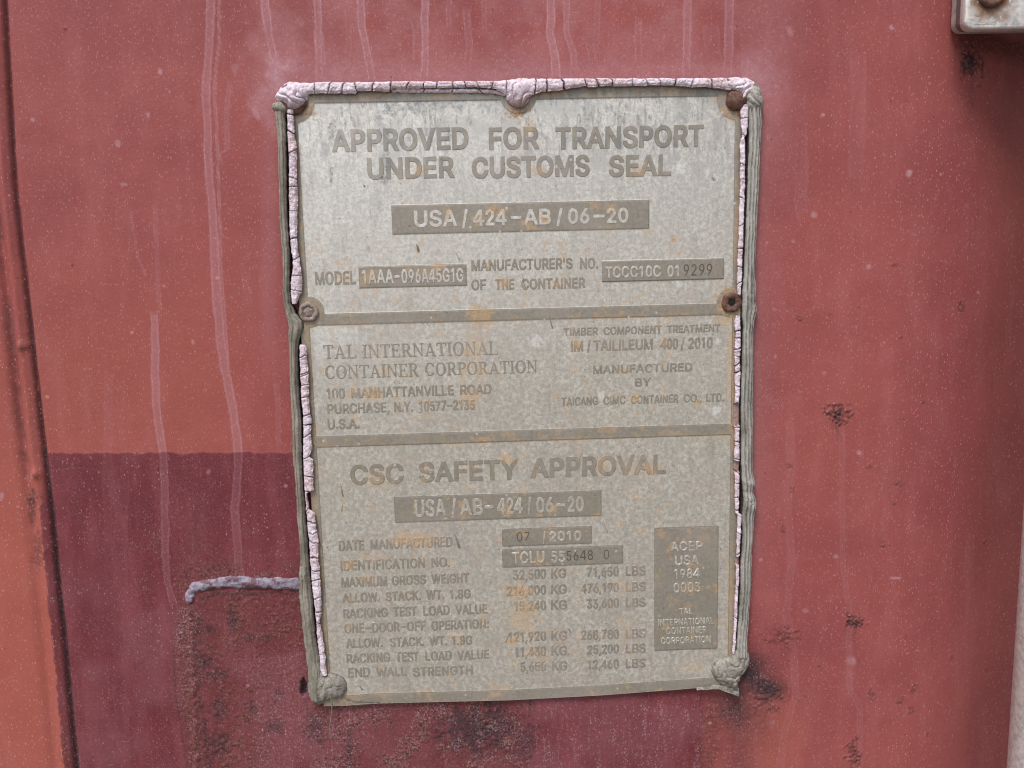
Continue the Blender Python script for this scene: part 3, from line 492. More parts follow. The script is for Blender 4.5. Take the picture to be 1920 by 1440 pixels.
def wear_glare_arrays(u, v, et, edge_dirt_shade=0.0):
    px, py = proj(u, v, 0)
    a = fbm(u/1.5, v/1.5, 41, 3); b = fbm(u/5, v/5, 42, 3); cst = fbm(u/1.2, v/4.5, 43, 3)
    ru = np.zeros(u.shape); st = np.zeros(u.shape); dk = np.zeros(u.shape)
    for x, y, rx, ry, s in rust_pts:
        q = (np.abs(px-x) < rx*1.4) & (np.abs(py-y) < ry*1.4)
        if q.any(): ru[q] = np.maximum(ru[q], spot(px[q], py[q], x, y, rx, ry, a[q], .75)*s)
    for x, y, rx, ry, s in stain_pts:
        q = (np.abs(px-x) < rx*1.6) & (np.abs(py-y) < ry*1.6)
        if q.any(): st[q] = np.maximum(st[q], spot(px[q], py[q], x, y, rx*1.2, ry*1.2, a[q], .9)*s)
    st = np.maximum(st, .75*sm(cst, .56, .68)*(1-sm(py, 215, 420)))
    st = np.maximum(st, .5*sm(fbm(u/.8, v/.8, 47, 3), .60, .72)*(1-sm(py, 300, 620)))
    ru = np.maximum(ru, .55*sm(b, .64, .74)*sm(a, .4, .6)*(py > 420))
    # rust creeping along the rim and dividers
    rim = np.minimum(np.abs(u-200.5), np.minimum(np.abs(v-vB2), np.abs(v-vC2)))
    ru = np.maximum(ru, .5*np.exp(-(rim/1.2)**2)*sm(b, .42, .6))
    ru = np.maximum(ru, .45*np.exp(-((u+1.5)/2.2)**2)*sm(b, .3, .6))
    ru = np.maximum(ru, .5*np.exp(-((v+2.5)/2.0)**2)*sm(b, .45, .6))
    for (x0, y0), (x1, y1), r in marks:
        q = (px > min(x0, x1)-9) & (px < max(x0, x1)+9) & (py > min(y0, y1)-9) & (py < max(y0, y1)+9)
        if not q.any(): continue
        L2 = (x1-x0)**2+(y1-y0)**2; t = np.clip(((px[q]-x0)*(x1-x0)+(py[q]-y0)*(y1-y0))/L2, 0, 1)
        d = np.hypot(px[q]-x0-t*(x1-x0), py[q]-y0-t*(y1-y0))/(r*(.35+.65*t))
        dk[q] = np.maximum(dk[q], (1-sm(d, .7, 1.3))*.85)
    wh_glare = np.clip(1.0-py/900-(px-560)/2600, 0, 1)*.9  # glare painted into the plate colour, fading downward and to the right
    wh_glare = np.maximum(wh_glare, .6*(spot(px, py, 620, 620, 90, 60, b)))
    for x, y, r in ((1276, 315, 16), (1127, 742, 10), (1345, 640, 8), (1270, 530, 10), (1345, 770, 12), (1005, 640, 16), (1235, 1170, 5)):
        wh_glare = np.maximum(wh_glare, spot(px, py, x, y, r, r, a)*.8)
    return {'wear': np.stack([et, ru, st], 1), 'wear_tone_b': np.stack([wh_glare, np.maximum(dk, np.clip(4*et*(1-et), 0, 1)*.55*(et > .02)*(et < .98)*edge_dirt_shade), 0*u], 1)}  # dirt line round bars, doubling as painted edge shade
ee = .09
def cuts(lst, lo, hi, st):
    base = np.arange(lo, hi, st); base = base[[min(abs(b_-x) for x in lst) > st*.6 for b_ in base]]
    return np.unique(np.concatenate([base, [x+s for x in lst for s in (-ee*1.01, ee*1.01)], [lo, hi]]))
gu = cuts([0, 200]+[x for b in BARS for x in (b[0], b[2])], uL, uR, .33)
gt = cuts([vB1, vB2, vC1, vC2, 0, vBot]+[x for b in BARS for x in (b[1], b[3])], vT, 290.0, .33)
gU, gV = np.meshgrid(gu, gt)
fade = sm(gV, 268, 290); bv = bottom_v(gU)
gV2 = gV+(bv-290.0)*fade
UU, VV = gU.ravel(), gV.ravel()
et = blur_etch(UU, VV)
VV2 = gV2.ravel()
hh = plate_h(UU, VV2)+et*ETH
VV3 = np.stack([UU/1000, -hh/1000, Z0-VV2/1000], 1)
nr, nc = gU.shape
att = wear_glare_arrays(UU, VV2, et, 1.0)
# underside and rim give the sheet its thickness
rim_i = np.concatenate([np.arange(nc), np.arange(1, nr)*nc+nc-1, (nr-1)*nc+np.arange(nc-2, -1, -1), np.arange(nr-2, 0, -1)*nc])
lo = VV3[rim_i].copy(); lo[:, 1] += .0013
Vall = np.concatenate([VV3, lo]); n0 = len(VV3); m_ = len(rim_i)
kk = np.arange(m_); k2 = (kk+1) % m_
side = np.stack([rim_i[kk], n0+kk, n0+k2, rim_i[k2]], 1)
F = np.concatenate([gridfaces(nr, nc), side])
for q_ in att: att[q_] = np.concatenate([att[q_], att[q_][rim_i]])
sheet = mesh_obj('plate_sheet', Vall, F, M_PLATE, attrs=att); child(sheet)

# ------------------------------------------------------------------ lettering
H_ = 65; G['I'] = [185, [[60, 0, 60, 509, 125, 509, 125, 0]]]
G['1'] = [400, [[256, 509, 256, 0, 192, 0, 192, 440, 189, 440, 76, 358, 76, 427, 178, 509]]]
G['4'] = [460, [[285, 0, 285, 509, 352, 509, 352, 0], [18, 112, 18, 168, 436, 168, 436, 112], [18, 168, 262, 509, 335, 509, 92, 168]]]
G['-'] = [470, [[40, 212, 40, 268, 430, 268, 430, 212]]]; G[' '] = [230, []]
def bars_poly(*rs):
    return [[x0, y0, x0, y1, x1, y1, x1, y0] for x0, y0, x1, y1 in rs]
# a small roman face with serifs for the company name (drawn in the same 509-high box)
SER = {'T': (470, bars_poly((205, 20, 275, 490), (150, 0, 330, 24), (30, 485, 450, 509), (30, 390, 50, 509), (430, 390, 450, 509))),
 'L': (450, bars_poly((85, 20, 155, 490), (30, 485, 210, 509), (30, 0, 420, 24), (398, 0, 420, 130))),
 'I': (250, bars_poly((90, 20, 160, 490), (35, 485, 215, 509), (35, 0, 215, 24))),
 'E': (460, bars_poly((85, 20, 155, 490), (30, 485, 400, 509), (30, 0, 420, 24), (398, 0, 420, 130), (380, 400, 400, 509), (155, 248, 300, 268), (290, 205, 308, 312))),
 'N': (540, bars_poly((90, 20, 112, 480), (425, 0, 447, 490), (30, 0, 170, 22), (367, 487, 510, 509), (25, 487, 120, 509))+[[60, 509, 140, 509, 447, 60, 447, 0, 425, 0, 92, 470]]),
 'A': (530, [[250, 509, 275, 509, 470, 20, 390, 20, 245, 410, 100, 20, 72, 20], [130, 150, 130, 172, 380, 172, 380, 150]]+bars_poly((10, 0, 160, 22), (330, 0, 520, 22)))}
def ring(cx, cy, rx, ry, t, a0=0, a1=360, k=26):      # crescent-weighted bowl
    o = []; i = []
    for j in range(k+1):
        a = math.radians(a0+(a1-a0)*j/k); o.append((cx+rx*math.cos(a), cy+ry*math.sin(a)))
        w = t*(.28+.72*abs(math.cos(a))); i.append((cx+(rx-w)*math.cos(a), cy+(ry-t*.33)*math.sin(a)))
    return [c for p in o+i[::-1] for c in p]
SER['O'] = (540, [ring(265, 254, 235, 262, 78, 90, 270), ring(265, 254, 235, 262, 78, -90, 90)])
SER['C'] = (500, [ring(262, 254, 232, 262, 80, 40, 320)]+bars_poly((418, 350, 436, 500)))
SER['P'] = (440, bars_poly((85, 20, 155, 490), (30, 485, 240, 509), (30, 0, 215, 24), (155, 232, 240, 254))+[ring(235, 371, 165, 138, 70, -90, 90)])
SER['R'] = (500, bars_poly((85, 20, 155, 490), (30, 485, 240, 509), (30, 0, 200, 24), (155, 240, 250, 262), (400, 0, 495, 22))+[ring(235, 375, 165, 134, 70, -90, 90), [220, 250, 290, 250, 460, 0, 385, 0]])
from mathutils.geometry import delaunay_2d_cdt
def grow(c, d):                    # mitred offset of a closed contour to its left
    c = np.asarray(c, float); nx = np.roll(c, -1, 0); e = nx-c; L = np.hypot(e[:, 0], e[:, 1]); c = c[L > 1e-5]
    e = np.roll(c, -1, 0)-c; e = e/np.hypot(e[:, 0], e[:, 1])[:, None]; n = np.stack([-e[:, 1], e[:, 0]], 1)
    n0 = np.roll(n, 1, 0); s = n+n0; q = np.clip(1+(n*n0).sum(1), .45, 2)
    return c+d*s/q[:, None]
def sarea(c): return .5*np.sum(c[:, 0]*np.roll(c[:, 1], -1)-np.roll(c[:, 0], -1)*c[:, 1])
def winding(pt, cs):
    w = np.zeros(len(pt), int)
    for c in cs:
        a = c; b = np.roll(c, -1, 0)
        for (x0, y0), (x1, y1) in zip(a, b):
            if y0 == y1: continue
            up = (y0 <= pt[:, 1]) & (pt[:, 1] < y1); dn = (y1 <= pt[:, 1]) & (pt[:, 1] < y0)
            cr = (x1-x0)*(pt[:, 1]-y0)-(pt[:, 0]-x0)*(y1-y0)
            w += (up & (cr > 0)).astype(int)-(dn & (cr < 0)).astype(int)
    return w
def lettering(words, bold, depth, etv, base_h, serif=False, punch=0.0):
    """words: list of (text, u0, u1, v_base, v_top); one mesh for the line"""
    TV = []; TF = []; SV = []; SF = []; base = 0; allV = []; allF = []; nv = 0
    for text, u0, u1, vb, vt in words:
        pen = 0; items = []
        for ch in text:
            g = (SER if serif else G).get(ch) or G[ch]
            items.append((pen, g)); pen += g[0]+(14 if not serif else 16)
        xs = [p+x for p, g in items for s in g[1] for x in s[0::2]]
        x0, x1 = min(xs), max(xs); sx_ = (u1-u0-bold*2)/(x1-x0); sy_ = (vb-vt-bold*2)/509
        for p, g in items:
            if not g[1]: continue
            cs = []
            for s in g[1]:
                c = np.array([((p+s[2*q]-x0)*sx_+u0+bold, -vb+bold+s[2*q+1]*sy_) for q in range(len(s)//2)])
                if serif and sarea(c) > 0: c = c[::-1]
                cs.append(grow(c, bold) if abs(bold) > 1e-4 else c)
            vs_ = [Vector((float(x), float(y))) for c in cs for x, y in c]; es = []; k_ = 0
            for c in cs: es += [(k_+q, k_+(q+1) % len(c)) for q in range(len(c))]; k_ += len(c)
            ov, oe, of = delaunay_2d_cdt(vs_, es, [], 0, 1e-5)[:3]
            ov = np.array([(q[0], q[1]) for q in ov]); of = np.array([list(f) for f in of if len(f) == 3])
            cen = ov[of].mean(1); keep = winding(cen, cs) != 0; of = of[keep]
            tri = ov[of]; ar = (tri[:, 1, 0]-tri[:, 0, 0])*(tri[:, 2, 1]-tri[:, 0, 1])-(tri[:, 2, 0]-tri[:, 0, 0])*(tri[:, 1, 1]-tri[:, 0, 1])
            of[ar < 0] = of[ar < 0][:, ::-1]
            ed = {}
            for f in of:
                for q in range(3): ed[(f[q], f[(q+1) % 3])] = 1
            bd = [(a, b) for (a, b) in ed if (b, a) not in ed]
            nrm = np.zeros_like(ov)
            for a, b in bd:
                d = ov[b]-ov[a]; n_ = np.array([d[1], -d[0]])/max(1e-9, math.hypot(*d)); nrm[a] += n_; nrm[b] += n_
            L_ = np.hypot(nrm[:, 0], nrm[:, 1]); nrm /= np.maximum(L_, 1e-6)[:, None]
            n = len(ov); bev = depth*1.1
            allV.append(np.concatenate([np.c_[ov, np.ones(n)], np.c_[ov, np.ones(n)], np.c_[ov+nrm*bev, np.zeros(n)]]))
            allF += [(nv+a, nv+b, nv+c) for a, b, c in of]
            for a, b in bd: allF += [(nv+n+b, nv+n+a, nv+2*n+a), (nv+n+b, nv+2*n+a, nv+2*n+b)]
            nv += 3*n
    c = np.concatenate(allV); u, v, top = c[:, 0], -c[:, 1], c[:, 2] > .5
    h = plate_h(u, v)+blur_etch(u, v)*ETH+np.where(top, depth, -.03)+base_h
    w = wear_glare_arrays(u, v, etv*(.90+.18*sm(fbm(u/4, v/4, 91, 3), .35, .6))*(1-.25*sm(-v, -60, -15)*(1-sm(u, 20, 90)))+0*u); w['wear_tone_b'][:, 2] = punch  # etch paled at the upper left, carrying the painted glare over the letters
    if not punch: w['wear_tone_b'][:, 1] = np.maximum(w['wear_tone_b'][:, 1], np.where(top, 0, .60))  # dirt ring round letters, also painted shade for an embossed look
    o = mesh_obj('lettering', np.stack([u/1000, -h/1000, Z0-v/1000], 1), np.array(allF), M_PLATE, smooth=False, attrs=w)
    child(o); return o
def line(words, bl, tl, br, tr_, style='small', etv=1.0, dy=0):
    """words with pixel x-extents; baseline/top y at the left end and right end of the line"""
    xa, xb = words[0][1], words[-1][2]; out_ = []
    for t_, a, b in words:
        m0 = (a+b)/2; f = (m0-xa)/max(1, (xb-xa))
        yb, yt = bl+(br-bl)*f, tl+(tr_-tl)*f
        u0, _ = P(a, (yb+yt)/2); u1, _ = P(b, (yb+yt)/2); _, vb = P(m0, yb); _, vt = P(m0, yt)
        out_.append((t_, u0, u1, vb, vt))
    bold = {'head': .40, 'bar': .27, 'small': .13, 'tiny': .07, 'punch': -.015, 'serif': .03, 'num': .20}[style]
    dep = {'head': .18, 'bar': .12, 'punch': .04}.get(style, .15)
    return lettering(out_, bold, dep, min(etv, 1), 0.0, serif=(style == 'serif'), punch=1.0 if style == 'punch' else 0.0)
LINES = [
 ([('APPROVED', 622, 878), ('FOR', 917, 1010), ('TRANSPORT', 1042, 1319)], 284, 242, 275.5, 235, 'head', 1),
 ([('UNDER', 689, 851), ('CUSTOMS', 885, 1105), ('SEAL', 1142, 1258)], 335.6, 295.5, 329.6, 290, 'head', 1),
 ([('USA', 777, 857), ('/', 866, 877), ('424', 887, 950), ('-', 958, 977), ('AB', 982, 1033), ('/', 1043, 1055), ('06', 1065, 1105), ('-', 1113, 1133), ('20', 1138, 1178)], 426, 395, 417.5, 390, 'bar', 0),
 ([('MODEL', 591, 667)], 533.6, 509, 533, 508.5, 'small', 1),
 ([('1AAA', 679, 738), ('-', 740, 750), ('096A45G1G', 753, 869)], 532, 506.5, 528.5, 503.5, 'small', 0),
 ([("MANUFACTURER'S", 884, 1073), ('NO.', 1088, 1121)], 507.5, 487, 503, 483, 'small', 1),
 ([('OF', 884, 911), ('THE', 929, 964), ('CONTAINER', 978, 1097)], 544, 524, 540, 520.5, 'small', 1),
 ([('TCCC10C', 1135, 1239), ('01', 1251.7, 1272.5)], 521, 500, 518.5, 498, 'small', 0),
 ([('9299', 1281.7, 1335)], 517, 496, 516, 494.5, 'punch', 2),
 ([('TAL', 607, 667), ('INTERNATIONAL', 680, 933)], 672.5, 647, 664.5, 640, 'serif', 1),
 ([('CONTAINER', 610, 785), ('CORPORATION', 797, 1007)], 710.5, 685.5, 698, 675, 'serif', 1),
 ([('100', 612.5, 646), ('MANHATTANVILLE', 659, 850.5), ('ROAD', 863, 921)], 748, 728, 738, 720, 'small', 1),
 ([('PURCHASE,', 614, 730), ('N.Y.', 739, 774), ('10577-2135', 786, 890)], 776, 757, 767.5, 749, 'small', 1),
 ([('U.S.A.', 614.5, 673.5)], 804.5, 785.5, 803, 784, 'small', 1),
 ([('TIMBER', 1057, 1121), ('COMPONENT', 1132, 1240.5), ('TREATMENT', 1251, 1350)], 629.5, 615, 621.5, 607.5, 'tiny', 1),
 ([('IM', 1071, 1093), ('/', 1101, 1107), ('TAILILEUM', 1113, 1224), ('400', 1238.6, 1271), ('/', 1276.7, 1282.8), ('2010', 1291, 1336)], 659, 639, 652, 632, 'small', 1),
 ([('MANUFACTURED', 1112, 1298)], 700, 685, 696, 680, 'tiny', 1),
 ([('BY', 1190.6, 1220.6)], 724, 708.5, 723.5, 708, 'tiny', 1),
 ([('TAICANG', 1053, 1121), ('CIMC', 1132, 1172.5), ('CONTAINER', 1183, 1271.7), ('CO.,', 1282, 1315.6), ('LTD.', 1324.4, 1357)], 760.5, 745, 752, 737, 'tiny', 1),
 ([('CSC', 657, 756), ('SAFETY', 785.6, 971), ('APPROVAL', 995, 1248)], 909.5, 871.5, 887, 850.5, 'head', 1),
 ([('USA', 777.6, 836), ('/', 846, 855), ('AB', 862, 905.4), ('-', 909, 925.5), ('424', 932, 979.7), ('/', 988.7, 995.7), ('06', 1005, 1038), ('-', 1042, 1059), ('20', 1064, 1094.6)], 969.5, 937.5, 958.5, 931, 'bar', 0),
 ([('DATE', 635.6, 682.5), ('MANUFACTURED', 694.6, 848)], 1033, 1013.5, 1024, 1005, 'small', 1),
 ([('IDENTIFICATION', 638.7, 796.7), ('NO.', 809, 843)], 1070, 1051, 1062, 1044, 'small', 1),
 ([('MAXIMUM', 640, 725.5), ('GROSS', 735, 798), ('WEIGHT', 809, 879.4)], 1101, 1082.5, 1091.7, 1074, 'small', 1),
 ([('ALLOW.', 642, 711.7), ('STACK.', 723, 789), ('WT.', 799.5, 832.5), ('1.8G', 843.6, 882)], 1130, 1112, 1121, 1103.5, 'small', 1),
 ([('RACKING', 644, 726.6), ('TEST', 738, 781), ('LOAD', 793.6, 843), ('VALUE', 854, 913.4)], 1159, 1141, 1150, 1132, 'small', 1),
 ([('ONE', 646, 682.5), ('-', 684, 696.4), ('DOOR', 698, 749), ('-', 751, 761), ('OFF', 763, 798), ('OPERATION:', 809, 916)], 1187, 1169, 1177.5, 1160, 'small', 1),
 ([('ALLOW.', 649, 717), ('STACK.', 731, 795), ('WT.', 805.4, 837.7), ('1.8G', 847.4, 885)], 1214.5, 1197, 1208, 1191, 'small', 1),
 ([('RACKING', 650, 730.8), ('TEST', 742, 785.6), ('LOAD', 797.8, 847), ('VALUE', 857.5, 917)], 1243, 1225, 1235, 1218, 'small', 1),
 ([('END', 653, 693.6), ('WALL', 705, 762), ('STRENGTH', 774.5, 886)], 1269.5, 1251.5, 1265, 1248, 'small', 1),
 ([('07', 969, 993)], 1015, 998, 1014, 997, 'punch', 2),
 ([('/', 1017, 1023)], 1017, 997, 1017, 997, 'small', 0),
 ([('2010', 1030, 1090)], 1015.5, 997, 1013, 995, 'num', 0),
 ([('TCLU', 960, 1020.7), ('55', 1034, 1059)], 1056.5, 1035, 1054, 1033, 'small', 0),
 ([('5648', 1062, 1111.7), ('0', 1132, 1142)], 1051, 1033, 1048, 1030, 'punch', 2),
 ([('32,500', 962, 1023.5), ('KG', 1033.5, 1061), ('71,650', 1100.6, 1160), ('LBS', 1173.5, 1210)], 1087, 1068, 1078, 1060, 'small', 1),
 ([('216,000', 951, 1023.5), ('KG', 1033.5, 1062), ('476,190', 1089, 1160), ('LBS', 1173.5, 1210)], 1117, 1098.5, 1107.5, 1090, 'small', 1),
 ([('15,240', 964.5, 1023.5), ('KG', 1033.5, 1062.5), ('33,600', 1100.5, 1160), ('LBS', 1173.5, 1210)], 1145.5, 1127, 1137, 1119.5, 'small', 1),
 ([('121,920', 954, 1023.5), ('KG', 1034, 1063), ('268,780', 1090, 1160), ('LBS', 1173.5, 1210)], 1203.5, 1185, 1195.5, 1178, 'small', 1),
 ([('11,430', 966, 1023.5), ('KG', 1034, 1063), ('25,200', 1101.6, 1160), ('LBS', 1173.5, 1210)], 1231, 1213, 1223, 1206, 'small', 1),
 ([('5,650', 976, 1023.5), ('KG', 1035, 1063), ('12,460', 1102, 1160), ('LBS', 1173.5, 1210)], 1259, 1241, 1251, 1234, 'small', 1),
 ([('ACEP', 1257.5, 1317)], 1033.5, 1016.5, 1031, 1014.5, 'tiny', 0),
 ([('USA', 1266, 1310)], 1060, 1042, 1058, 1041, 'tiny', 0),
 ([('1984', 1264, 1312)], 1085.5, 1067.5, 1083, 1066, 'tiny', 0),
 ([('0003', 1263, 1313)], 1111, 1093, 1109, 1092, 'tiny', 0),
 ([('TAL', 1273.5, 1298)], 1152, 1140.5, 1151, 1140, 'tiny', 0),
 ([('INTERNATIONAL', 1234, 1338)], 1174.5, 1162, 1168.5, 1157, 'tiny', 0),
 ([('CONTAINER', 1249, 1324.5)], 1189.5, 1177, 1186, 1174.5, 'tiny', 0),
 ([('CORPORATION', 1239, 1332.5)], 1208.5, 1196.5, 1203, 1191.5, 'tiny', 0),
]
for L in LINES: line(*L)

# ------------------------------------------------------------------ rivets, black disc for the hollow one
def rivet(c, r, prof, mat, hole=0.0):
    """lathe about the wall normal; prof = [(radius factor, height mm)]"""
    u0, v0 = c; nseg = 64; V = []
    for f, h in prof:
        for j in range(nseg):
            a = 2*math.pi*j/nseg; rr = r*f*(1+.025*math.sin(3*a+1)+.02*math.sin(7*a))
            V.append(W(u0+rr*math.cos(a), v0+rr*math.sin(a), h+.12*math.sin(5*a+f*9)*(f > .3)))
    F = []
    for i in range(len(prof)-1):
        for j in range(nseg):
            j2 = (j+1) % nseg; F.append((i*nseg+j, (i+1)*nseg+j, (i+1)*nseg+j2, i*nseg+j2))
    F = np.array(F)[:, ::-1]
    o = mesh_obj('rivet', V, F, mat); child(o); return o
rivet(RIV['ml'], 4.6, [(1.0, -.1), (1.0, .9), (.94, 1.35), (.80, 1.55), (.62, 1.45), (.56, 1.0), (.50, .85), (.42, 1.25), (.25, 1.45), (.0, 1.5)][::-1], M_RIV1)['label'] = 'grey rivet with pinkish worn centre'
r_ = rivet(RIV['mr'], 4.7, [(1.0, -.1), (1.02, .8), (.95, 1.3), (.78, 1.5), (.52, 1.3), (.38, .9), (.32, .2), (.30, -1.2), (0, -1.4)][::-1], M_RIV2); r_['label'] = 'rusty rivet with a dark hollow centre'
hd = [W(RIV['mr'][0]+.3+1.75*math.cos(a), RIV['mr'][1]+1.75*math.sin(a), .75) for a in np.linspace(0, 2*math.pi, 28, endpoint=False)]
ho = bpy.data.meshes.new('hole'); ho.from_pydata(hd, [], [list(range(28))[::-1]]); ho.materials.append(M_HOLE_SHADE)  # black disc painting the shade inside the rivet's hollow
ho = bpy.data.objects.new('hole', ho); COL.objects.link(ho); ho.parent = r_; ho.matrix_parent_inverse = r_.matrix_world.inverted()
rivet(RIV['tm'], 5.0, [(1.0, -.1), (1.0, 1.0), (.85, 1.6), (.5, 1.9), (0, 2.0)][::-1], M_RIV2)
rivet(RIV['tl'], 6.4, [(1.0, -.1), (1.0, 1.0), (.85, 1.7), (.5, 2.0), (0, 2.1)][::-1], M_RIV2)
rivet(RIV['tr'], 4.9, [(1.0, -.1), (1.0, 1.2), (.86, 2.1), (.6, 3.0), (.3, 3.5), (0, 3.6)][::-1], M_RIV2)['label'] = 'rusty domed rivet under peeling pink paint'

# ------------------------------------------------------------------ ribbons: sealant beads and the cracked paint skin
def ribbon(name, A, B, axis_, hfun, mat, nt_=30, step=1.0, hz=1.5, wfun=None, jit=0.0, seed=0):
    """A, B: pixel tables of the two edges [(t, edge)], axis_ 'v' = t is photo y and edge is x, 'h' = t is x and edge is y"""
    A = np.array(A, float); B = np.array(B, float)
    t0, t1 = A[0, 0], A[-1, 0]; T = np.arange(t0, t1+.01, step)
    a = np.interp(T, A[:, 0], A[:, 1]); b = np.interp(T, B[:, 0], B[:, 1])
    if jit:
        a = a+(fbm(T/11, T*0+seed, seed, 3)-.5)*jit*2; b = b+(fbm(T/9, T*0+seed+5, seed+1, 3)-.5)*jit*2
    s = np.linspace(0, 1, nt_)
    E = a[:, None]*(1-s)+b[:, None]*s; TT = T[:, None]+0*s
    S_ = 0*T[:, None]+s
    px_, py_ = (E, TT) if axis_ == 'v' else (TT, E)
    u, v = unproj(px_, py_, hz)
    h, wear = hfun(TT, S_, u, v)
    # keep the line of sight of the drawn edge: the column stands straight off the wall
    V = np.stack([u/1000, -h/1000, Z0-v/1000], -1).reshape(-1, 3)
    F = gridfaces(len(T), nt_)
    if axis_ == 'h': F = F[:, ::-1]
    return mesh_obj(name, V, F, mat, attrs={'wear': wear.reshape(-1, 3)})
def bead(peak, grooves, seed, lumps=(), asym=0.0):
    def f(T, S_, u, v):
        n = fbm(u/2.0, v/14, seed, 3); n2_ = fbm(u/1.6, v/2.2, seed+1, 3); n3_ = fbm(v/18, v*0, seed+2, 2)
        prof = np.clip(1-(np.abs(S_*2-1))**3.2, 0, 1)**.55
        sw = (n3_-.5)*.16
        gr = sum(np.exp(-((S_-g-sw)/w_)**2)*d for g, w_, d in grooves)
        h = -2.6+(peak+2.6)*prof-gr*prof+(n-.5)*.9*prof+(n2_-.5)*.35
        for y, r, hh_ in lumps: h = h+hh_*np.exp(-((T-y)/r)**2)*prof*(.6+.8*n2_)
        crack_dark = np.clip(gr/1.0, 0, 1)*.60*sm(n2_, .25, .6)+.9*(S_ < .07)+.9*(S_ > .93)  # edge bands painted dark to stand for the shaded gaps beside the bead
        return h, np.stack([np.clip(crack_dark, 0, 1), np.clip((n-.45)*1.6, 0, .6), n2_], -1)
    return f
LG = [(196, 511, 533), (211, 513, 536), (250, 518, 537), (300, 520, 537.5), (354, 521, 538), (400, 522, 539), (455, 525, 542), (480, 528, 544), (520, 529, 543), (545, 528, 544), (570, 531, 547), (588, 534, 556), (603, 536, 569), (616, 538, 569), (635, 539, 562), (655, 540, 559), (700, 541, 560), (760, 544, 563), (800, 546, 566), (850, 547, 566), (909, 552, 569), (979, 556, 575), (1030, 560, 578), (1058, 562, 580), (1075, 559, 582), (1118, 558, 587), (1160, 563, 590), (1187, 566, 592), (1230, 571, 599), (1257, 575, 603), (1285, 577, 606), (1312, 580, 606)]
lg = ribbon('sealant_bead', [(y, a) for y, a, b in LG], [(y, b) for y, a, b in LG], 'v', bead(3.2, [(.42, .05, .35), (.78, .05, .5)], 5, [(1075, 14, .8)]), M_GREY, hz=1.5, jit=1.2, nt_=36)
tag(lg, 'long grey weathered sealant bead down the left edge of the metal plate', 'sealant bead')
RG = [(158, 1404, 1424), (170, 1401, 1428), (198, 1400, 1431), (225, 1402, 1432), (250, 1403, 1430), (300, 1402, 1428), (354, 1400, 1426), (458, 1396, 1420), (515, 1393, 1418), (545, 1390, 1421), (563, 1391, 1419), (582, 1390, 1423), (600, 1391, 1418), (615, 1392, 1415), (710, 1389, 1415), (793, 1388, 1415), (849, 1388, 1414), (884, 1389, 1414), (902, 1388, 1418), (925, 1392, 1415), (945, 1390, 1421), (965, 1390, 1418), (1000, 1391, 1415), (1048, 1388, 1412), (1100, 1387, 1411), (1152, 1384, 1407), (1200, 1381, 1404), (1232, 1379, 1404)]
rg = ribbon('sealant_bead', [(y, a) for y, a, b in RG], [(y, b) for y, a, b in RG], 'v', bead(3.0, [(.30, .045, .9), (.55, .05, .7), (.76, .04, 1.0)], 9, [(905, 14, 1.2), (942, 18, 1.5), (560, 25, .6)]), M_GREY2, hz=1.5, jit=1.0, nt_=44)
tag(rg, 'ribbed grey sealant bead with knots down the right edge of the metal plate', 'sealant bead')

def skin(cracks, peak, seed, chips=(), side=1):
    """cracked paint skin: cracks = [(t, slant, width px, depth)], chips = [(t0, t1)] where the skin is gone/brown"""
    def f(T, S_, u, v):
        n = fbm(u/2.2, v/2.2, seed, 4); n2_ = fbm(u/.9, v/.9, seed+3, 3)
        prof = np.clip(1-(np.abs(S_*2-1))**4, 0, 1)**.5
        so_ = S_ if side else 1-S_
        prof = np.where(so_ > .5, np.maximum(prof, .72+.14*sm(n, .3, .7)), prof)
        off = np.zeros(T.shape); cr = np.zeros(T.shape); h = np.zeros(T.shape)
        for t, sl, w_, d in cracks:
            tt = T-t-sl*(S_-.5)*14-(n-.5)*7
            cr = np.maximum(cr, np.exp(-(tt/w_)**2)*d)
            h = h+(.7*np.exp(-np.clip(tt, 0, None)/7)*(tt > 0))*d          # the edge after each crack curls up
        h = -1.2+(peak+1.2)*prof+h*.6*prof-cr*1.4*prof+(n-.5)*1.1*prof+(n2_-.5)*.25
        gone = np.zeros(T.shape)
        for a, b in chips: gone = np.maximum(gone, sm(T+(n-.5)*12, a-1.5, a+1.5)*(1-sm(T+(n-.5)*12, b-1.5, b+1.5)))
        h = h*(1-gone*.75)
        ed = np.clip((S_ < .06)*1.0+(S_ > .94)*1.0, 0, 1)*.9
        return h, np.stack([np.clip(cr*1.1, 0, 1), ed, gone], -1)
    return f
def rcr(ts, seed, w=(.8, 1.5)):
    r = random.Random(seed); return [(t, r.uniform(-.6, .6), r.uniform(*w), r.uniform(.55, 1)) for t in ts]
TP = [(534, 158, 184), (552, 153, 186), (575, 153, 177), (600, 152, 175), (612, 151.5, 176), (640, 152, 175.5), (667, 152, 176), (672, 152, 170), (700, 151.5, 171), (733, 151, 172), (737, 151, 166), (795, 151, 166), (850, 151, 164.5), (900, 150.5, 164), (930, 150, 168), (950, 148, 178), (1000, 145, 178), (1012, 145, 173), (1060, 145, 168), (1098, 145, 161), (1104, 145, 164), (1150, 145, 161.5), (1200, 145, 160.5), (1268, 145, 160.5), (1290, 144.5, 163), (1330, 144.5, 164), (1352, 144, 167), (1380, 143, 170), (1402, 143, 176), (1414, 150, 180)]
ts = [562, 590, 617, 643, 667, 700, 733, 765, 795, 820, 850, 872, 896, 924, 950, 1004, 1025, 1057, 1098, 1120, 1148, 1187, 1212, 1237, 1268, 1300, 1335, 1368, 1390]
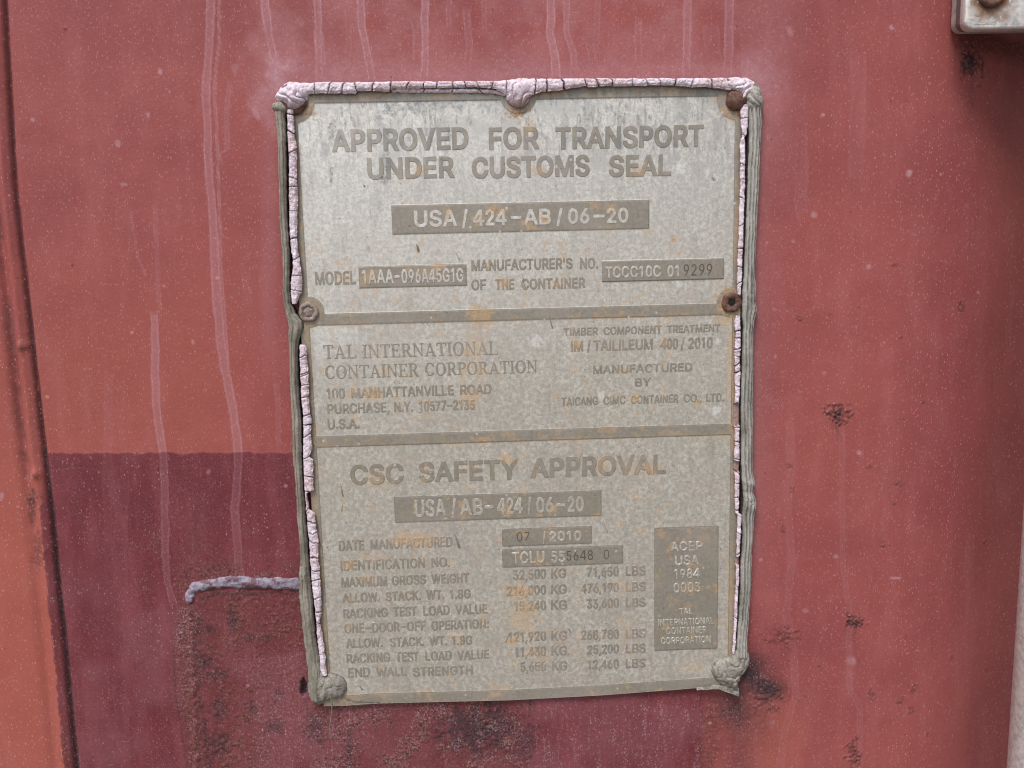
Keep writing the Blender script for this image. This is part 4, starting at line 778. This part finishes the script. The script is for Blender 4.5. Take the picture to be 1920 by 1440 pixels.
pk = ribbon('cracked_paint_strip', [(x, a) for x, a, b in TP], [(x, b) for x, a, b in TP], 'h', skin(rcr(ts, 3), 2.6, 21), M_PINK, hz=2.0, jit=1.3, nt_=34, seed=2, step=.8)
tag(pk, 'horizontal strip of cracked pale pink paint along the top edge of the plate', 'paint strip', 'cracked pink strips')
# second, lower ledge of paint between the first cracks and the middle lump
T2 = [(735, 164, 173), (770, 164, 174), (800, 166, 174), (850, 165, 173.5), (900, 166, 174), (925, 167, 176), (948, 168, 180)]
lg2 = ribbon('paint_ledge', [(x, a) for x, a, b in T2], [(x, b) for x, a, b in T2], 'h', skin(rcr([795, 850, 900], 4), 1.1, 23), M_PINK, hz=.8, jit=.6, nt_=16, seed=4, step=.8)
lg2.parent = pk
LP_ = [(206, 537, 550), (211, 537, 550), (245, 538, 552), (275, 538.5, 556), (289, 539, 557), (300, 540, 557), (354, 540, 558), (400, 541, 558), (425, 541, 557), (458, 543, 558), (484, 547, 561), (500, 548, 564), (515, 545, 566), (530, 543, 567), (548, 543, 567), (556, 544, 561), (570, 546, 556)]
a_ = ribbon('cracked_paint_strip', [(y, a) for y, a, b in LP_], [(y, b) for y, a, b in LP_], 'v', skin(rcr([214, 247, 284, 334, 350, 396, 447, 486, 518, 545], 5, (.8, 1.4)), 2.7, 25), M_PINK, hz=2.0, jit=1.3, nt_=26, seed=6, step=.8)
tag(a_, 'short cracked pink paint strip left of the plate, above the grey rivet', 'paint strip', 'cracked pink strips')
LQ = [(646, 562, 572), (655, 560, 576), (690, 561, 577), (700, 561, 579), (740, 563, 579), (770, 566, 581), (785, 567, 584), (818, 567, 583), (840, 567, 586), (856, 567, 580), (862, 566, 587), (900, 568, 588), (921, 569, 588), (925, 571, 576), (955, 573, 580), (962, 573, 590), (980, 575, 592), (1010, 577, 597), (1048, 580, 597), (1088, 582, 601), (1118, 586, 602), (1150, 590, 603), (1165, 592, 600), (1187, 593, 604), (1220, 596, 609), (1257, 600, 612), (1266, 602, 614)]
a_ = ribbon('cracked_paint_strip', [(y, a) for y, a, b in LQ], [(y, b) for y, a, b in LQ], 'v', skin(rcr([668, 700, 704, 722, 745, 778, 797, 817, 858, 894, 922, 956, 980, 1000, 1018, 1046, 1070, 1088, 1122, 1148, 1166], 7, (.8, 1.3)), 2.6, 27), M_PINK, hz=2.0, jit=1.5, nt_=26, seed=8, step=.8)
tag(a_, 'long cracked pink paint strip left of the plate, below the grey rivet', 'paint strip', 'cracked pink strips')
RP1 = [(196, 1389, 1405), (211, 1388, 1405), (235, 1390, 1404), (250, 1391, 1402), (254, 1392, 1400), (258, 1391, 1396), (261, 1387, 1398), (300, 1388, 1399), (367, 1387, 1398), (400, 1386, 1397), (458, 1384, 1395), (475, 1383.5, 1394), (515, 1382, 1393), (540, 1382, 1391), (552, 1383, 1391)]
a_ = ribbon('cracked_paint_strip', [(y, a) for y, a, b in RP1], [(y, b) for y, a, b in RP1], 'v', skin(rcr([222, 256, 307, 336, 371, 423, 466, 500, 530], 9, (.7, 1.2)), 2.3, 29, side=0), M_PINK, hz=2.0, jit=1.1, nt_=22, seed=10, step=.8)
tag(a_, 'narrow cracked pink paint strip right of the plate, above the hollow rusty rivet', 'paint strip', 'cracked pink strips')
RP2 = [(592, 1380, 1390), (600, 1377, 1390), (625, 1379, 1391), (654, 1378, 1391), (680, 1377, 1389), (700, 1377, 1390), (738, 1378, 1388.5), (755, 1377, 1387.5), (800, 1377, 1388), (849, 1377.5, 1388), (875, 1377, 1388.5), (920, 1378, 1388), (950, 1378, 1387), (962, 1380, 1386), (966, 1383, 1392), (1000, 1382, 1391), (1048, 1380, 1388), (1100, 1379, 1386), (1140, 1377, 1384), (1165, 1377, 1383), (1190, 1376, 1381), (1226, 1374, 1379)]
a_ = ribbon('cracked_paint_strip', [(y, a) for y, a, b in RP2], [(y, b) for y, a, b in RP2], 'v', skin(rcr([620, 634, 654, 670, 685, 698, 724, 756, 785, 801, 829, 863, 886, 906, 934, 958, 1000, 1040, 1100, 1160], 11, (.7, 1.2)), 2.1, 31, side=0, chips=[(757, 800), (864, 886), (1045, 1062)]), M_PINK, hz=2.0, jit=1.3, nt_=22, seed=12, step=.8)
tag(a_, 'narrow broken pink paint strip right of the plate, below the hollow rusty rivet', 'paint strip', 'cracked pink strips')

# ------------------------------------------------------------------ lumps of paint or sealant over the corners
def lump(name, outline, centre, peak, mat, h0=-.5, seed=0, folds=0.5, fdir=(1, 0), flen=3.0, pw=2.4, crack_dark=0.0, hz=2.0, edge=.0):
    o_ = np.array(outline, float); cx, cy = centre
    ang = np.arctan2(o_[:, 1]-cy, o_[:, 0]-cx); rad = np.hypot(o_[:, 0]-cx, o_[:, 1]-cy); k_ = np.argsort(ang); ang = ang[k_]; rad = rad[k_]
    ang = np.r_[ang-2*math.pi, ang, ang+2*math.pi]; rad = np.r_[rad, rad, rad]
    na, nr_ = 160, 44; th = np.linspace(-math.pi, math.pi, na, endpoint=False)
    R_ = np.interp(th, ang, rad)*(1+.05*(fbm(np.cos(th)*3+9, np.sin(th)*3+9, seed, 3)-.5)*2)
    rr = np.linspace(0.001, 1, nr_)[:, None]
    px_ = cx+rr*R_*np.cos(th); py_ = cy+rr*R_*np.sin(th)
    u, v = unproj(px_, py_, hz)
    n = fbm(u/5.5, v/5.5, seed+1, 2); n2_ = fbm(u/.9, v/.9, seed+2, 2)
    ph = (u*fdir[0]+v*fdir[1])/flen+(n-.5)*3.0
    fold = np.abs(np.sin(ph*math.pi))
    prof = np.clip(1-rr**pw, 0, 1)**.6
    h = h0+(peak-h0)*prof+(fold-.6)*folds*prof+(n-.5)*1.6*prof*(peak/4)+(n2_-.5)*.12
    cr = (1-sm(fold, .04, .22))*crack_dark*sm(n, .3, .6)
    cr = np.maximum(cr, edge*sm(rr+0*th, .93, 1.0))
    wear = np.stack([np.clip(cr, 0, 1), sm(n2_, .6, .75)*.5, sm(v, v.mean()+1, v.max())*(crack_dark > 0)*.9], -1)
    V = np.stack([u/1000, -h/1000, Z0-v/1000], -1).reshape(-1, 3)
    F = gridfaces(nr_, na, True)
    ob = mesh_obj(name, V, F, mat, attrs={'wear': wear.reshape(-1, 3)})
    return ob
q = lump('paint_lump', [(513, 178), (520, 166), (530, 155), (556, 152), (574, 158), (578, 172), (577, 185), (570, 196), (556, 206), (540, 208), (535, 196), (526, 192), (516, 188)], (548, 180), 4.6, M_PINK, seed=51, folds=1.0, fdir=(.7, -.7), flen=4.4, crack_dark=.8, hz=2.5, edge=.6); q.parent = pk; q['label'] = 'folded lump of pink paint over the top left rivet'
q = lump('paint_lump', [(946, 160), (948, 150), (965, 146), (990, 144), (1004, 150), (1006, 168), (998, 178), (992, 190), (984, 200), (966, 202), (954, 194), (948, 178)], (974, 172), 3.8, M_PINK, seed=53, folds=.9, fdir=(.9, .4), flen=4.0, crack_dark=.9, hz=2.5, edge=.8); q.parent = pk; q['label'] = 'cracked lump of pink paint over the top middle rivet'
q = lump('paint_lump', [(1352, 152), (1370, 144), (1392, 143), (1410, 150), (1418, 166), (1412, 182), (1400, 186), (1396, 200), (1389, 196), (1386, 178), (1376, 168), (1362, 166)], (1396, 166), 3.6, M_PINK, seed=55, folds=.7, fdir=(.5, .9), flen=3.6, crack_dark=.7, hz=2.5, edge=.5); q.parent = pk; q['label'] = 'cracked lump of pink paint at the top right corner'
q = lump('bead_end', [(508, 194), (516, 190), (535, 196), (539, 204), (534, 214), (522, 212), (511, 206)], (523, 202), 3.9, M_GREY, seed=57, folds=.4, fdir=(0, 1), flen=3, hz=2.0); q.parent = lg
q = lump('bead_end', [(1397, 172), (1400, 162), (1412, 156), (1424, 160), (1429, 178), (1431, 205), (1418, 212), (1402, 206), (1398, 190)], (1414, 184), 4.2, M_GREY2, seed=59, folds=.7, fdir=(.8, -.3), flen=3.4, hz=2.0); q.parent = rg
q = lump('smeared_end', [(577, 1282), (590, 1262), (604, 1258), (614, 1272), (622, 1285), (626, 1300), (620, 1314), (608, 1320), (596, 1327), (584, 1320), (577, 1304)], (600, 1296), 3.2, M_LUMP, seed=61, folds=.4, fdir=(.8, .5), flen=6.5, hz=2.2, edge=.5); q.parent = lg; q['label'] = 'smeared foot of the bead'
q = lump('rivet_cap', [(601, 1275), (612, 1266), (630, 1268), (644, 1276), (650, 1290), (647, 1304), (636, 1313), (620, 1314), (608, 1304), (601, 1290)], (626, 1291), 3.4, M_LUMP, seed=64, folds=.35, fdir=(.5, -.8), flen=7.5, hz=2.2, edge=.6); q.parent = lg; q['label'] = 'grey sealant dome over the bottom left rivet'
q = lump('smeared_end', [(1336, 1262), (1342, 1245), (1356, 1238), (1372, 1234), (1384, 1220), (1398, 1218), (1407, 1228), (1409, 1246), (1402, 1260), (1392, 1270), (1386, 1284), (1384, 1302), (1372, 1296), (1356, 1290), (1344, 1280)], (1374, 1260), 3.3, M_LUMP, seed=68, folds=.7, fdir=(.8, .6), flen=6.0, hz=2.2, edge=.5); q.parent = rg; q['label'] = 'smeared twisted sealant over the bottom right rivet'
def flap(pts_top, pts_bot, h_top, h_bot, seed):
    A = np.array(pts_top, float); B = np.array(pts_bot, float); T = np.linspace(0, 1, 90); s = np.linspace(0, 1, 16)
    ta = np.linspace(0, 1, len(A)); pa = np.stack([np.interp(T, ta, A[:, q_]) for q_ in (0, 1)], -1); tb = np.linspace(0, 1, len(B)); pb = np.stack([np.interp(T, tb, B[:, q_]) for q_ in (0, 1)], -1)
    p = pa[:, None]*(1-s[None, :, None])+pb[:, None]*s[None, :, None]
    u, v = unproj(p[..., 0], p[..., 1], 0); n = fbm(u/2, v/2, seed, 3)
    h = h_top+(h_bot-h_top)*s[None]+(n-.5)*.9; wear = np.stack([0*n, sm(n, .55, .7)*.6, n], -1)
    V = np.stack([u/1000, -h/1000, Z0-v/1000], -1).reshape(-1, 3)
    return mesh_obj('sealant_flap', V, gridfaces(90, 16)[:, ::-1], M_LUMP, attrs={'wear': wear.reshape(-1, 3)})
q = flap([(640, 1306), (665, 1314), (712, 1316)], [(640, 1318), (668, 1326), (716, 1320)], .6, -.9, 3); q.parent = lg
q = flap([(1305, 1287), (1340, 1282), (1384, 1288)], [(1305, 1291), (1345, 1289), (1384, 1303)], .8, 1.6, 4); q.parent = rg

# hair-thin thread of sealant hanging under the lower left lump
def tube(name, pts, r, mat, seg=8):
    V = []; F = []; n = len(pts)
    for i, (x, y, h) in enumerate(pts):
        u, v = P(x, y, h); rr = r*(1-.55*i/(n-1))
        for j in range(seg):
            a = 2*math.pi*j/seg; V.append(W(u+rr*math.cos(a), v, h+rr*math.sin(a)))
    for i in range(n-1):
        for j in range(seg): F.append((i*seg+j, i*seg+(j+1) % seg, (i+1)*seg+(j+1) % seg, (i+1)*seg+j))
    return mesh_obj(name, V, F, mat, attrs={'wear': np.zeros((len(V), 3))})
q = tube('sealant_thread', [(612, 1296, 5), (619, 1305, 5), (623, 1318, 4), (622, 1335, 2), (620, 1350, 1), (618, 1368, .6), (620, 1386, -.6)], .35, M_LUMP); q.parent = lg

# ------------------------------------------------------------------ weld beads on the old repair patch
def weld(pts, widths, peak, seed):
    p = np.array(pts, float); d = np.r_[0, np.cumsum(np.hypot(*np.diff(p, axis=0).T))]; T = np.arange(0, d[-1], 1.0)
    c_ = np.stack([np.interp(T, d, p[:, 0]), np.interp(T, d, p[:, 1])], -1); w_ = np.interp(T, d, widths)
    ker = np.ones(9)/9; cp = np.pad(c_, ((4, 4), (0, 0)), 'edge'); c_ = np.stack([np.convolve(cp[:, q_], ker, 'valid') for q_ in (0, 1)], -1)
    tg = np.gradient(c_, axis=0); tg /= np.linalg.norm(tg, axis=1)[:, None]; nm = np.stack([-tg[:, 1], tg[:, 0]], -1)
    s = np.linspace(-1, 1, 26); w_ = w_*(1+.22*(fbm(T/12, T*0, seed, 3)-.5)*2)*np.clip(np.minimum(T, d[-1]-T)/8+.25, 0, 1)**.5
    q_ = c_[:, None]+nm[:, None]*(s[None, :, None]*w_[:, None, None])
    u, v = unproj(q_[..., 0], q_[..., 1], -1); n = fbm(u/2.5, v/2.5, seed+1, 4)
    rip = .15*np.sin(T/4.2+(n[:, 12]-.5)*4)[:, None]
    h = WH-.3+(peak+.3)*np.sqrt(np.clip(1-s**2, 0, 1))[None]*(1+1.0*(n-.5))*np.clip(np.minimum(T, d[-1]-T)/10+.3, 0, 1)[:, None]+rip
    wear = np.stack([np.maximum(sm(s[None]+(n-.5)*1.8, .25, .7)*.85, sm(n, .54, .66)*.7), 0*n, n], -1)
    V = np.stack([u/1000, -h/1000, Z0-v/1000], -1).reshape(-1, 3)
    return mesh_obj('weld_bead', V, gridfaces(len(T), len(s))[:, ::-1], M_WELD, attrs={'wear': wear.reshape(-1, 3)})
wb = weld([(353, 1134), (354, 1116), (362, 1104), (392, 1098), (430, 1093), (480, 1096), (530, 1097), (568, 1098)], [7, 9, 11, 11, 12, 10.5, 12, 12], 1.25, 71); wb.parent = wall

# ------------------------------------------------------------------ galvanised bracket at the top right, and the locking rod
br = empty('lock_rod_bracket', 'galvanised steel bracket plate with rusty bolt in the top right corner', 'bracket')
def slab(name, outline_uv, h0, h1, bev, mat, wearf, sub=1.0):
    cu = bpy.data.curves.new(name, 'CURVE'); cu.dimensions = '2D'; cu.fill_mode = 'BOTH'
    sp_ = cu.splines.new('POLY'); sp_.points.add(len(outline_uv)-1)
    for q_, (a, b) in enumerate(outline_uv): sp_.points[q_].co = (a, -b, 0, 1)
    sp_.use_cyclic_u = True; cu.extrude = (h1-h0)/2-bev; cu.bevel_depth = bev; cu.bevel_resolution = 3
    ob = bpy.data.objects.new('tmp', cu); COL.objects.link(ob); bpy.context.view_layer.update()
    me = bpy.data.meshes.new_from_object(ob.evaluated_get(bpy.context.evaluated_depsgraph_get())); bpy.data.objects.remove(ob)
    n = len(me.vertices); c = np.zeros(n*3, np.float32); me.vertices.foreach_get('co', c); c = c.reshape(-1, 3)
    co_ = np.stack([c[:, 0]/1000, -(c[:, 2]+(h0+h1)/2)/1000, Z0+c[:, 1]/1000], 1).astype(np.float32)
    me.vertices.foreach_set('co', co_.ravel()); me.materials.clear(); me.materials.append(mat)
    me.polygons.foreach_set('use_smooth', np.ones(len(me.polygons), bool))
    o = bpy.data.objects.new(name, me); COL.objects.link(o); return o
def corner(u0, v0, r, ext=(150, 130), skew=0.0, k_=10):   # plate whose lower left corner is at (u0, v0)
    pts = [(u0+ext[0], v0-ext[1]), (u0-.0, v0-ext[1])]
    for j in range(k_+1):
        a = math.pi-(math.pi/2)*(j/k_)
        pts.append((u0+r+r*math.cos(a), v0-r+r*math.sin(a)))
    pts.append((u0+ext[0], v0-skew*ext[0])); return pts
hb = 13.0
cu0, _ = P(1810, 30, hb); _, cv0 = P(1830, 55, hb)
bp = slab('bracket_plate', corner(cu0+1.1, cv0-1.1, 3.0), 8.2, hb, 1.1, M_GALV, None); bp.parent = br
b2 = slab('backing_plate', corner(P(1790, 20, 3)[0]+2.6, cv0-3.4, 3.0), WH-.5, 3.6, .8, M_GALV, None); b2.parent = br
b3 = slab('rib', corner(cu0+1.6, cv0-2.0, 3.0), 3.6, 8.4, .4, M_GALV, None); b3.parent = br
for o in (bp, b2, b3):
    n = len(o.data.vertices); a = o.data.color_attributes.new('wear', 'FLOAT_COLOR', 'POINT'); a.data.foreach_set('color', np.tile([.3 if o is b3 else .1, .75 if o is b3 else (.25 if o is b2 else 0), 0, 1], n).astype(np.float32))
# flat face sheet carrying the rust halo round the bolt
bu, bvv = P(1858, -12, hb)
g1, g2 = np.meshgrid(np.arange(cu0+1.9, cu0+70, .5), np.arange(cv0-70, cv0-1.9, .5)); dd = np.hypot(g1-bu, g2-bvv); nn = fbm(g1/4, g2/4, 81, 3)
cc_ = ((g1 < cu0+3.6) & (g2 > cv0-3.6))
hh_ = hb+.05+(fbm(g1/2.5, g2/2.5, 83, 3)-.5)*.35-np.where(cc_, .5, 0)
ru_ = (1-sm(dd+(nn-.5)*12, 5, 17)); dk_ = 1-sm(dd+(nn-.5)*2, 5.5, 8.5)
fs = mesh_obj('face_scale', np.stack([g1/1000, -hh_/1000, Z0-g2/1000], -1).reshape(-1, 3), gridfaces(*g1.shape), M_GALV, attrs={'wear': np.stack([ru_, dk_*.6, 0*nn], -1).reshape(-1, 3)}); fs.parent = bp
V = []; prof = [(1.0, .0), (1.0, 1.2), (.92, 2.0), (.62, 2.4), (.55, 1.4), (.45, 1.0), (0, 1.0)][::-1]
for f_, h_ in prof:
    for j in range(48):
        a = 2*math.pi*j/48; V.append(W(bu+6*f_*math.cos(a), bvv+6*f_*math.sin(a), hb+h_))
F = [(i*48+j, i*48+(j+1) % 48, (i+1)*48+(j+1) % 48, (i+1)*48+j) for i in range(len(prof)-1) for j in range(48)]
bo = mesh_obj('bolt', V, np.array(F), M_RIV2); bo.parent = br
# rod: silhouette passes through (1901, 1440)
hr = 30.0; Rr = 17.0
eu, _ = P(1901, 1440, hr); e2, _ = P(1919, 1180, hr)
rc_ = (eu+e2)/2+Rr+.3
V = []; zs = np.arange(-500, 700, 4.0)
for z in zs:
    for j in range(72):
        a = 2*math.pi*j/72; V.append(W(rc_+Rr*math.cos(a), z, hr+Rr*math.sin(a)))
F = gridfaces(len(zs), 72, True)
rod = mesh_obj('lock_rod', V, F, M_GALV, attrs={'wear': np.zeros((len(V), 3))})
tag(rod, 'pale galvanised steel tube of the door lock at the lower right edge', 'lock rod')
